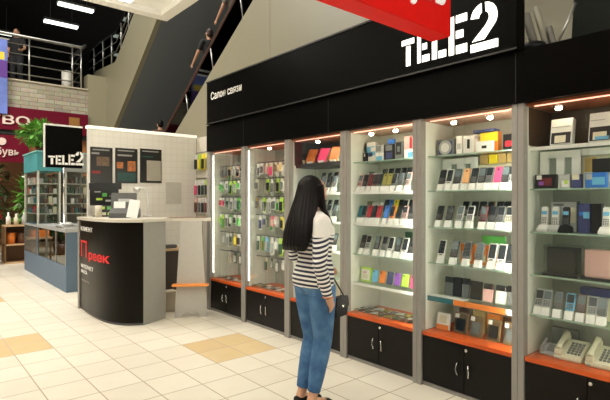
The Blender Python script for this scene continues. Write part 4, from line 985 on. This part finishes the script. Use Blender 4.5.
bm = bm_new(); add_box(bm, (-.1, -.2, 0), (.2, .2, .02)); bevel(bm, .006); obj('tray', bm, STEEL, t2)
bm = bm_new(); add_ball(bm, (.05, 0, .05), (.08, .12, .04)); obj('cover', bm, cmat('silver'), t2)
goodsc = ['grey', 'silver', 'brown', 'black', 'teal', 'grey', 'white', 'cream', 'silver', 'dark green']
for k in range(6):
    bm = bm_new(); add_box(bm, (0, 0, 0), (.16, .2, .12+.05*(k % 3))); bevel(bm, .004)
    tag(obj('boxed_goods', bm, cmat(goodsc[k]), loc=(2.25, 8.42+k*.33, .431)), '%s box behind the blue counter glass, %s from its near end' % (goodsc[k], ORD[k]), 'box', 'boxes in the blue counter')
def tall_case(x0, y0, w, d, label, header):
    t = thing('tall_showcase', label, 'showcase', (x0, y0, 0))
    box_obj('base', (0, 0, 0), (w, d, 1.0), BLUEG, t)
    if header:
        box_obj('base_window', (-.006, .06, .42), (-.0005, d-.05, .95), mat('dark_window', (.10, .105, .10), .12), t); box_obj('base_cap', (-.02, 0, .961), (-.0005, d, .999), mat('grey_top', (.40, .42, .42), .25), t)
    for x in (0, w-.035):
        for y in (0, d-.035):
            box_obj('post', (x, y, 1.001), (x+.035, y+.035, 2.05), mat('pale_post', (.55, .55, .48), .4), t)
    box_obj('back_panel', (.04, d-.03, 1.001), (w-.04, d-.01, 2.05), mat('olive_back', (.22, .21, .16), .6), t)
    for z in (1.2, 1.4, 1.6, 1.8):
        bm = bm_new(); add_box(bm, (.036, .03, z), (w-.036, d-.04, z+.012)); obj('shelf', bm, mat('pale_shelf', (.55, .56, .50), .4), t)
    box_obj('pane', (.036, .008, 1.002), (w-.036, .014, 2.049), GLASS, t)
    box_obj('pane', (.008, .036, 1.002), (.014, d-.036, 2.049), GLASS, t)
    bm = bm_new(); add_box(bm, (-.01, -.01, 2.051), (w+.01, d+.01, 2.42)); obj('header', bm, TEAL if header else mat('grey_header', (.3, .32, .3), .5), t)
    box_obj('cornice', (-.03, -.03, 2.421), (w+.03, d+.03, 2.44), mat('teal_light', (.25, .60, .60), .5), t)
    return t
tall_case(2.04, 10.45, .42, 1.25, 'tall glass showcase with teal header at the aisle corner', True)
tall_case(2.53, 10.45, .5, .6, 'tall glass showcase seen under the black logo board', False)
rg = random.Random(5); n = 0
for case, (x0, x1, nn) in enumerate(((2.10, 2.42, 4), (2.59, 2.98, 5))):
    for zi, z in enumerate((1.213, 1.413, 1.613, 1.813)):
        for k in range(nn):
            w = (x1-x0)/nn*.8; c = rg.choice(goodsc); h = rg.uniform(.08, .15)
            bm = bm_new(); add_box(bm, (0, 0, 0), (w, .08, h)); bevel(bm, .003)
            tag(obj('small_box', bm, cmat(c), loc=(x0+(x1-x0)*k/nn, 10.53, z)), '%s box, %s from left, %s shelf of the tall showcase %s' % (c, ORD[k], ['lowest', 'second', 'third', 'top'][zi], ['at the aisle corner', 'under logo board'][case]), 'box', 'boxes in the tall showcases')
for zi, z in enumerate((1.213, 1.413, 1.613, 1.813)):
    for k in range(5):
        c = rg.choice(['white', 'teal', 'silver', 'teal', 'red', 'cream', 'grey']); h = rg.uniform(.08, .15)
        bm = bm_new(); add_box(bm, (0, 0, 0), (.08, .14, h)); bevel(bm, .003)
        tag(obj('small_box', bm, cmat(c), loc=(2.08, 10.68+k*.19, z)), '%s box facing the aisle, %s from corner, %s shelf of tall corner showcase' % (c, ORD[k], ['lowest', 'second', 'third', 'top'][zi]), 'box', 'aisle side boxes in the corner showcase')

# greenery
def leaf_ball(name, parent, c, r, n, cols, m, size=.09, seed=1, droop=.3):
    q = random.Random(seed); bm = bm_new()
    for i in range(n):
        v = Vector((q.gauss(0, 1), q.gauss(0, 1), q.gauss(0, 1))).normalized()*(q.random()**.4)
        p = Vector(c)+Vector((v.x*r[0], v.y*r[1], v.z*r[2])); d = (v+Vector((q.uniform(-.5, .5), q.uniform(-.5, .5), q.uniform(-.6, .3)-droop))).normalized()
        s = d.cross(Vector((0, 0, 1)));
        if s.length < .01: s = Vector((1, 0, 0))
        s.normalize(); L_ = size*q.uniform(.6, 1.4); nrm = s.cross(d)
        a = p; b = p+d*L_*.45+s*L_*.22+nrm*.01; e = p+d*L_; f = p+d*L_*.45-s*L_*.22+nrm*.01
        bm.faces.new([bm.verts.new(x) for x in (a, b, e, f)])
    return obj(name, bm, m, parent)
LEAF = mat('leaf_green', (.10, .30, .03), .5, vary=.6, scale=8); LEAFD = mat('leaf_dark', (.025, .08, .015), .5, vary=.6, scale=8)
t = thing('potted_fern', 'bright green fern in a pot on the teal showcase top', 'plant', (2.24, 11.05, 2.441))
bm = bm_new(); add_tube(bm, [(0, 0, 0), (0, 0, .14)], [.09, .13], 16); obj('pot', bm, cmat('brown'), t)
bm = bm_new(); add_tube(bm, [(0, 0, .13), (0.02, 0, .34)], .012, 6); obj('stem', bm, LEAFD, t)
leaf_ball('foliage', t, (0, 0, .40), (.40, .45, .20), 560, 0, LEAF, .14, 2, .0)
# flower shop behind, at the end of the aisle
def flower_pot(x, y, h, r, col, label, n=160, lf=LEAFD, seed=1, base='brown'):
    t = thing('potted_plant', label, 'plant', (x, y, 0), 0, 'plants in the flower shop')
    bm = bm_new(); add_tube(bm, [(0, 0, 0), (0, 0, .3)], [.14, .2], 14); obj('pot', bm, cmat(base), t)
    bm = bm_new(); add_tube(bm, [(0, 0, .28), (.03, 0, h*.6)], .025, 8); obj('stem', bm, mat('bark', (.10, .06, .03), .8), t)
    leaf_ball('foliage', t, (0, 0, .3+(h-.3)*.6), (r, r, (h-.3)*.45), n*2, 0, lf, .22, seed)
    if col:
        q = random.Random(seed+50); fm = None
        for i in range(20):
            v = Vector((q.gauss(0, 1), q.gauss(0, 1)-.6, q.gauss(0, 1))).normalized()
            if fm is None:
                bm = bm_new()
                for a in range(5): add_ball(bm, (.035*math.cos(a*2*PI/5), -.01, .035*math.sin(a*2*PI/5)), (.03, .018, .03), seg=8)
                add_ball(bm, (0, -.02, 0), .02, seg=8); fm = mesh('flower', bm, cmat(col))
            obj('flower', fm, parent=t, loc=(v.x*r, v.y*r, .3+(h-.3)*.6+v.z*(h-.3)*.45))
flower_pot(1.62, 13.85, 2.2, .30, 'red', 'tall potted plant with red flowers at the aisle end', seed=1)
flower_pot(2.45, 13.75, 2.0, .22, 'white', 'potted plant with white flowers beside the teal showcase', seed=2, lf=LEAF)
flower_pot(2.0, 15.9, 2.5, .42, 'dark red', 'tall dark plant with deep red flowers inside the flower shop', seed=3)
flower_pot(3.1, 14.1, 2.4, .28, 'pale pink', 'tall plant with pink flowers behind the teal showcase', seed=4)
flower_pot(.75, 14.2, 1.9, .34, 'orange', 'potted plant with orange flowers at photo left edge', seed=5)
t = thing('wooden_rack', 'wooden crate rack with bottles at the end of the aisle', 'rack', (2.05, 12.9, 0))
for z in (.0, .42, .86):
    box_obj('shelf', (-.2, 0, z), (.6, .45, z+.03), WOODL, t)
for x in (-.2, .57): box_obj('side_panel', (x, 0, 0.031), (x+.03, .45, .859), WOODBR, t)
box_obj('back_panel', (-.169, .42, .0311), (.569, .449, .858), WOODBR, t)
for k, (c, h) in enumerate((('white', .3), ('cream', .26), ('silver', .3), ('pale pink', .22))):
    bm = bm_new(); add_tube(bm, [(0, 0, 0), (0, 0, h*.6), (0, 0, h*.75), (0, 0, h)], [.05, .05, .02, .018], 12)
    tag(obj('bottle', bm, cmat(c), loc=(1.95+k*.16, 13.08, .892)), '%s bottle on the wooden rack, %s from left' % (c, ORD[k]), 'bottle', 'bottles on the wooden rack')
for k, c in enumerate(('orange', 'brown', 'tan')):
    bm = bm_new(); add_tube(bm, [(0, 0, 0), (0, 0, .26)], [.09, .11], 14)
    tag(obj('vase', bm, cmat(c), loc=(2.0+k*.23, 13.1, .452)), '%s vase on the middle board of the wooden rack' % c, 'vase', 'vases on the wooden rack')
t = thing('flower_table', 'low wooden table with orange boxes in the flower shop', 'table', (1.55, 13.0, 0))
box_obj('table_top', (-.3, -.2, .55), (.2, .3, .59), WOODL, t)
for x in (-.28, .15):
    for y in (-.18, .25): box_obj('leg', (x, y, 0), (x+.04, y+.04, .549), WOODBR, t)
bm = bm_new(); add_box(bm, (-.25, -.1, .0), (.1, .2, .16)); tag(obj('flower_box', bm, cmat('orange'), loc=(1.55, 13.0, .591)), 'orange flower box on the low wooden table', 'box')

# ------------------------------------------------------------------ people
def remeshed(name, bm, voxel, m, parent, smooth=3):
    me = mesh(name+'_raw', bm, m); o = bpy.data.objects.new('raw', me); COL.objects.link(o)
    md = o.modifiers.new('r', 'REMESH'); md.mode = 'VOXEL'; md.voxel_size = voxel; md.use_smooth_shade = True
    if smooth:
        sm = o.modifiers.new('s', 'SMOOTH'); sm.iterations = smooth; sm.factor = .5
    out = bpy.data.meshes.new_from_object(o.evaluated_get(bpy.context.evaluated_depsgraph_get())); out.name = name
    bpy.data.objects.remove(o); bpy.data.meshes.remove(me)
    out.materials.clear(); out.materials.append(m)
    for p in out.polygons: p.use_smooth = True
    return obj(name, out, parent=parent)
def seg_param(p, a, b):
    ab = b-a; tt = max(0, min(1, (p-a).dot(ab)/ab.length_squared)); return tt, (p-(a+ab*tt)).length
def hand(bm, w, d, nrm, s=1., curl=.25):
    """palm, four unequal bent fingers and a thumb; w wrist, d finger direction, nrm back of hand"""
    d = Vector(d).normalized(); nrm = Vector(nrm); side = d.cross(nrm).normalized(); nrm = side.cross(d).normalized(); w = Vector(w)
    add_tube(bm, [w-d*.015, w+d*.03*s, w+d*.085*s], [(.026*s, .018*s), (.036*s, .015*s), (.038*s, .012*s)], 12, up=nrm)
    for k, (o, ln) in enumerate(((-.029, .062), (-.0098, .074), (.0098, .069), (.029, .054))):
        p0 = w+d*.075*s+side*o*s; a = d-nrm*curl; a.normalize(); p1 = p0+a*ln*.42*s
        b = (d-nrm*curl*2.6).normalized(); p2 = p1+b*ln*.32*s; c = (d-nrm*curl*4).normalized(); p3 = p2+c*ln*.26*s
        add_tube(bm, [p0-d*.02, p0, p1, p2, p3], [.0085*s, .0088*s, .0082*s, .0075*s, .006*s], 8)
    p0 = w+d*.018*s-side*.022*s; a = (d*.75-side*.75-nrm*.25).normalized(); p1 = p0+a*.038*s; p2 = p1+(d*.95-side*.3-nrm*.3).normalized()*.028*s
    add_tube(bm, [p0, p1, p2], [.012*s, .0105*s, .008*s], 8)
def head_shape(bm, c, s=1., seg=18):
    x, y, z = c
    add_ball(bm, (x-.008*s, y, z+.012*s), (.092*s, .074*s, .098*s), seg=20)
    add_ball(bm, (x+.022*s, y, z-.055*s), (.060*s, .054*s, .062*s), seg=16)
    add_ball(bm, (x+.062*s, y, z-.088*s), (.022*s, .026*s, .020*s), seg=12)
    add_tube(bm, [(x+.082*s, y, z+.012*s), (x+.098*s, y, z-.018*s), (x+.108*s, y, z-.034*s), (x+.088*s, y, z-.040*s)], [.009*s, .011*s, .014*s, .012*s], 8)
    for q in (-1, 1):
        add_ball(bm, (x-.008*s, y+q*.076*s, z-.015*s), (.018*s, .010*s, .030*s), seg=10)
        add_ball(bm, (x+.070*s, y+q*.030*s, z+.022*s), (.016*s, .022*s, .008*s), seg=10)     # brows
    add_ball(bm, (x+.080*s, y, z-.062*s), (.012*s, .024*s, .006*s), seg=10); add_ball(bm, (x+.078*s, y, z-.072*s), (.012*s, .020*s, .006*s), seg=10)
def face_bits(parent, c, s=1.):
    x, y, z = c
    for q in (-1, 1):
        bm = bm_new(); add_ball(bm, (x+.076*s, y+q*.031*s, z+.004*s), (.011*s, .014*s, .009*s), seg=10); e = obj('eye', bm, WHITE, parent)
        bm = bm_new(); add_ball(bm, (x+.0845*s, y+q*.031*s, z+.004*s), (.004*s, .006*s, .006*s), seg=8); obj('pupil', bm, LEATHER, e)
        bm = bm_new(); add_ball(bm, (x+.080*s, y+q*.032*s, z+.026*s), (.008*s, .019*s, .004*s), seg=8); obj('eyebrow', bm, HAIRB, parent)
    bm = bm_new(); add_ball(bm, (x+.0895*s, y, z-.0665*s), (.006*s, .020*s, .007*s), seg=10); obj('mouth', bm, mat('lips', (.45, .13, .11), .5), parent)

def person(label, loc, rz, J, look, stripe=False, voxel=.008, group=None):
    """one continuous body; clothes and hair as separate pieces over it. J: joints (x forward, y left, z up)"""
    t = thing('person', label, 'person', loc, rz, group)
    V = {k: Vector(v) for k, v in J.items()}
    hd = V['head']; w = look.get('w', 1.)
    tx = J.get('lean', (0, 0, 0, 0))           # forward offsets at hip, waist, bust, shoulder
    def torso(bm, g, z0=None, z1=None):
        rings = [(.80, tx[0], .075, .11), (.86, tx[0]-.012, .108, .158), (.92, tx[0]-.012, .116, .168), (.98, tx[0]*.7+tx[1]*.3, .104, .155), (1.06, tx[1], .086, .128), (1.14, tx[1]*.5+tx[2]*.5, .094, .134),
                 (1.22, tx[2]+.01, .108, .146), (1.28, tx[2]+.008, .104, .154), (1.34, tx[3], .080, .160), (1.375, tx[3]-.005, .06, .135), (1.40, tx[3], .05, .085), (1.425, tx[3]+.005, .045, .052)]
        rings = [r for r in rings if (z0 is None or r[0] >= z0) and (z1 is None or r[0] <= z1)]
        add_loft(bm, [(z, cx, 0, (rx+g)*w, (ry+g)*w) for z, cx, rx, ry in rings], 24)
    def arm(bm, s, g, full=True, upto=1.):
        sh, el, wr = V['sh'+s], V['el'+s], V['wr'+s]
        k = [.052+g, .050+g, .042+g, .037+g, .034+g, .028+g, .022+g]
        pts = [sh+Vector((0, 0, .01)), sh.lerp(el, .3), sh.lerp(el, .75), el, el.lerp(wr, .3), el.lerp(wr, .7), wr]
        nn = 7 if upto >= 1 else int(round(7*upto))
        add_ball(bm, sh+Vector((0, 0, -.005)), .056+g, seg=14); add_tube(bm, pts[:nn], k[:nn], 14); 
        if nn > 3: add_ball(bm, el, .038+g, seg=12)
    def leg(bm, s, g, zcut=None, loose=0.):
        hp, kn, an = V['hip'+s], V['kn'+s], V['an'+s]
        pts = [hp+Vector((0, 0, .03)), hp.lerp(kn, .25), hp.lerp(kn, .65), kn, kn.lerp(an, .3), kn.lerp(an, .65), kn.lerp(an, .93), an]
        k = [.092, .088, .072, .057, .056, .047, .036, .034]
        k = [a+g+loose*max(0, i-3)/4 for i, a in enumerate(k)]
        nn = 8 if zcut is None else 7
        add_tube(bm, pts[:nn], k[:nn], 16, up=(1, 0, 0)); add_ball(bm, kn, .057+g, seg=12)
    # body
    bm = bm_new(); torso(bm, 0)
    nb = Vector((tx[3], 0, 1.38)); add_tube(bm, [nb, nb.lerp(hd, .5), hd+Vector((-.012, 0, -.05))], [(.05, .05), (.046, .046), (.048, .048)], 14)
    head_shape(bm, hd)
    for s in 'LR':
        arm(bm, s, 0); leg(bm, s, 0)
        hand(bm, V['wr'+s], V['hd'+s], J.get('hn'+s, (0, 1 if s == 'L' else -1, 0)), .95, J.get('curl', .25))
        a = V['an'+s]; add_tube(bm, [a+Vector((-.04, 0, -.045)), a+Vector((.03, 0, -.045)), a+Vector((.10, 0, -.06)), a+Vector((.15, 0, -.068))], [(.030, .028), (.036, .03), (.042, .022), (.03, .014)], 12)
        add_ball(bm, a+Vector((-.01, 0, -.02)), .036, seg=10)
    body = remeshed('body', bm, voxel*.85, look.get('skin', SKIN), t, 2)
    face_bits(body, hd) if look.get('face', True) else None
    # trousers
    bm = bm_new(); torso(bm, .009, None, .99)
    for s in 'LR': leg(bm, s, .010, True, look.get('loose', .006))
    tr = remeshed('trousers', bm, voxel, look['trousers'], t, 3)
    # shirt
    bm = bm_new(); torso(bm, .015, .85, 1.41)
    for s in 'LR': arm(bm, s, .012, upto=look.get('sleeve', 1.))
    sh = remeshed('top', bm, voxel, look['shirt'], t, 3)
    if stripe:
        me = sh.data; at = me.attributes.new('stripe', 'FLOAT', 'POINT'); ay = me.attributes.new('yoke', 'FLOAT', 'POINT')
        for i, v in enumerate(me.vertices):
            p = v.co; best = (9, 0)
            for s in 'LR':
                a, b, c = V['sh'+s], V['el'+s], V['wr'+s]
                t1, d1 = seg_param(p, a, b); t2, d2 = seg_param(p, b, c)
                if d1 < best[0]: best = (d1, t1*(b-a).length)
                if d2 < best[0]: best = (d2, (b-a).length+t2*(c-b).length)
            on_arm = best[0] < .066 and p.z < 1.32
            at.data[i].value = (1.5-p.z)*.98+.30*p.x+.012 if on_arm else (1.5-p.z)-.12*p.x
            zz = 1.23 if not on_arm else 1.225
            ay.data[i].value = 1. if p.z > zz else 0.
    # shoes
    for s in 'LR':
        a = V['an'+s]; bm = bm_new()
        add_tube(bm, [a+Vector((-.055, 0, -.055)), a+Vector((.0, 0, -.05)), a+Vector((.09, 0, -.062)), a+Vector((.165, 0, -.072))], [(.036, .032), (.040, .036), (.047, .026), (.034, .016)], 14)
        so = remeshed('shoe', bm, .008, look.get('shoes', LEATHER), t, 2)
        bm = bm_new(); pts = [(-.065, -.03), (.02, -.036), (.1, -.046), (.17, -.03), (.185, 0), (.17, .03), (.1, .046), (.02, .036), (-.065, .03)]
        z0 = J.get('ground', {'L': 0, 'R': 0})[s]
        add_prism(bm, [(a.x+x, a.y+y) for x, y in pts], z0, z0+.014); obj('sole', bm, GREYD, so)
    # hair
    x, y, z = hd
    bm = bm_new()
    if look.get('long'):
        add_ball(bm, (x-.048, y, z+.02), (.105, .086, .106), seg=22)
        xo = x; x = x-.03
        add_loft(bm, [(1.125, x-.165, y+.01, .045, .115), (1.16, x-.16, y, .06, .13), (1.24, x-.14, y, .07, .135), (1.32, x-.115, y, .078, .128), (1.40, x-.085, y, .085, .112), (1.48, x-.055, y, .088, .096), (1.56, x-.035, y, .085, .085), (1.60, x-.03, y, .07, .07)], 24)
        x = xo
        for q in (-1, 1):     # locks falling in front of the shoulders
            b_ = -.025 if q < 0 else 0
            add_tube(bm, [(x-.01+b_, y+q*.072, z+.05), (x+.0+b_, y+q*.086, z-.03), (x+.012+b_, y+q*.092, z-.11), (x+.055+b_*.6, y+q*.10, z-.20), (x+.085, y+q*.10, z-.29)], [(.05, .022), (.042, .020), (.036, .018), (.028, .015), (.010, .008)], 10)
        hair = remeshed('hair', bm, .007, look['hair'], t, 2)
        tex = hair.data
        for v in tex.vertices:        # fine strands: small ridges around the fall
            a = math.atan2(v.co.y-y, v.co.x-x); v.co += Vector((math.cos(a), math.sin(a), 0))*.0022*math.sin(a*46+v.co.z*5)
    else:
        add_ball(bm, (x-.022, y, z+.030), (.090, .080, .092), seg=18); add_ball(bm, (x-.045, y, z-.02), (.065, .074, .07), seg=14)
        remeshed('hair', bm, .009, look['hair'], t, 1)
    return t
woman_J = {'head': (.058, 0, 1.535), 'lean': (.045, .05, .045, .01),
    'shR': (-.015, -.150, 1.322), 'elR': (-.085, -.205, 1.045), 'wrR': (-.005, -.205, .805), 'hdR': (.55, .10, -.8), 'hnR': (.2, -1, .1),
    'shL': (-.005, .150, 1.322), 'elL': (.03, .205, 1.06), 'wrL': (.21, .11, .955), 'hdL': (.8, -.5, -.1), 'hnL': (.3, .6, .6),
    'hipL': (.050, .078, .84), 'knL': (.078, .058, .47), 'anL': (-.02, .060, .085), 'hipR': (.050, -.078, .84), 'knR': (.082, -.058, .47), 'anR': (-.015, -.056, .085)}
woman = person('woman with long black hair in striped top and blue jeans facing the cabinets', (2.262, 2.628, 0), 0, woman_J,
    {'trousers': DENIM, 'shirt': STRIPE, 'hair': HAIR, 'long': True, 'loose': .0}, stripe=True)
# jeans cuffs, back pockets and worn knee rip
tr = [o for o in woman.children if o.name.startswith('trousers')][0].data
for s_ in (-1, 1):      # back pockets: a patch of the trousers' own surface, raised a little
    bm = bm_new(); vm = {}
    for p in tr.polygons:
        c = p.center
        if p.normal.x < -.3 and .80+.25*abs(abs(c.y)-.07) < c.z < .915 and .03 < s_*c.y < .115:
            f = []
            for vi in p.vertices:
                if vi not in vm: v = tr.vertices[vi]; vm[vi] = bm.verts.new(v.co+v.normal*.004)
                f.append(vm[vi])
            bm.faces.new(f)
    ex = bmesh.ops.extrude_face_region(bm, geom=list(bm.faces))
    for v in ex['geom']:
        if isinstance(v, bmesh.types.BMVert): v.co.x += .006
    obj('back_pocket', bm, denim_mat('pocket_denim', (.05, .14, .30), (.12, .27, .46)), woman)
bm = bm_new(); add_tube(bm, [(-.01+.034*math.cos(a*PI/8), -.207+.034*math.sin(a*PI/8), .812) for a in range(17)], .005, 6); obj('bracelet', bm, mat('orange_bracelet', (.55, .18, .05), .5), woman)
# handbag held in front of her
t = thing('handbag', 'small black handbag hanging in front of the woman at her hip', 'handbag', (2.262+.31, 2.628+.01, .59), R(12)); t.scale = (.8, .8, .8)
bm = bm_new(); add_prism(bm, [(-.10, 0), (.10, 0), (.115, .10), (.085, .19), (-.085, .19), (-.115, .10)], -.035, .035, 'y'); bevel(bm, .012, 3); obj('bag_body', bm, LEATHER, t)
bm = bm_new(); add_prism(bm, [(-.108, .09), (.108, .09), (.10, .17), (.08, .196), (-.08, .196), (-.10, .17)], -.042, -.0355, 'y'); obj('flap', bm, LEATHER, t)
bm = bm_new(); add_tube(bm, [(-.085, 0, .18), (-.11, .04, .34), (-.115, .09, .45), (-.09, .09, .455), (-.02, .05, .36), (.085, 0, .18)], .007, 8); obj('strap', bm, LEATHER, t)
bm = bm_new(); add_box(bm, (-.012, -.048, .095), (.012, -.0425, .115)); obj('clasp', bm, CHROME, t)

def stander(lean=0, armL=None, armR=None):
    J = {'head': (.02, 0, 1.545), 'lean': (.0, .0, .0, .0), 'shL': (0, .165, 1.33), 'elL': (-.03, .22, 1.06), 'wrL': (.03, .22, .82), 'hdL': (.1, 0, -1),
         'shR': (0, -.165, 1.33), 'elR': (-.03, -.22, 1.06), 'wrR': (.03, -.22, .82), 'hdR': (.1, 0, -1),
         'hipL': (0, .085, .84), 'knL': (.02, .095, .47), 'anL': (-.02, .10, .085), 'hipR': (0, -.085, .84), 'knR': (.02, -.095, .47), 'anR': (-.02, -.10, .085)}
    if armR: J.update({'elR': armR[0], 'wrR': armR[1], 'hdR': armR[2]})
    if armL: J.update({'elL': armL[0], 'wrL': armL[1], 'hdL': armL[2]})
    return J
# people on the lower escalator, facing down it, near hand on the rail
def on_escalator(y, x, label, look, reach=(.30, .99)):
    J = stander(armL=((.08, .24, 1.10), (.30, .25, .90), (1, .0, -.6)))
    fz = bl(y)+.02
    return person(label, (x, y, fz), PI/2, J, look, voxel=.012)
DT = mat('trousers_dark', (.03, .03, .035), .9)
on_escalator(9.40, 5.20, 'person in black top riding the escalator, bare arm on the rail', {'trousers': DT, 'shirt': CLOTHD, 'hair': HAIRB, 'sleeve': .45, 'face': False})
on_escalator(8.35, 5.20, 'person highest on the escalator, partly cut by the photo top', {'trousers': DT, 'shirt': mat('grey_cloth', (.16, .14, .12), .9), 'hair': HAIRB, 'sleeve': .45, 'face': False})
on_escalator(12.0, 5.20, 'person lowest on the escalator, head just above the kiosk panel', {'trousers': DT, 'shirt': CLOTHB, 'hair': HAIR, 'sleeve': 1., 'face': False})
person('person in dark clothes standing behind the upper railing', (2.55, 15.75, 4.70), R(-120), stander(armL=((.06, .24, 1.1), (.22, .2, .98), (1, 0, 0))), {'trousers': DT, 'shirt': CLOTHD, 'hair': HAIRB, 'sleeve': .45, 'face': False}, voxel=.014)

# ------------------------------------------------------------------ light, world, camera
def area(name, loc, rot, size, power, col):
    l = bpy.data.lights.new(name, 'AREA'); l.energy = power; l.size = size; l.color = col
    o = bpy.data.objects.new(name, l); COL.objects.link(o); o.location = loc; o.rotation_euler = rot
    return o
area('atrium_lamp', (-2.0, 10.5, 8.0), (0, 0, 0), 4.0, 950, (1, .94, .83))  # two unseen area lights added to brighten the far aisle
area('atrium_lamp', (2.5, 9.0, 11.0), (0, 0, 0), 4.0, 600, (1, .94, .83))
area('shop_lamp', (2.0, 17.0, 4.2), (0, 0, 0), 1.5, 70, (1, .72, .40))
w = bpy.data.worlds.new('World'); SC.world = w; w.use_nodes = True
w.node_tree.nodes['Background'].inputs[0].default_value = (1, .95, .85, 1); w.node_tree.nodes['Background'].inputs[1].default_value = .11

cam = bpy.data.cameras.new('Camera'); cam.sensor_width = 36; cam.lens = 36*480/610; cam.clip_end = 200
co_ = bpy.data.objects.new('Camera', cam); COL.objects.link(co_); co_.location = (0, 0, 1.48); co_.rotation_euler = (R(90), 0, R(-40.2))
SC.camera = co_
SC.view_settings.view_transform = 'Standard'; SC.view_settings.look = 'None'; SC.view_settings.gamma = 1; SC.view_settings.use_curve_mapping = False
SC.view_settings.exposure = 0.06
SC.cycles.transparent_max_bounces = 32; SC.cycles.max_bounces = 8
SC.cycles.sample_clamp_indirect = 6
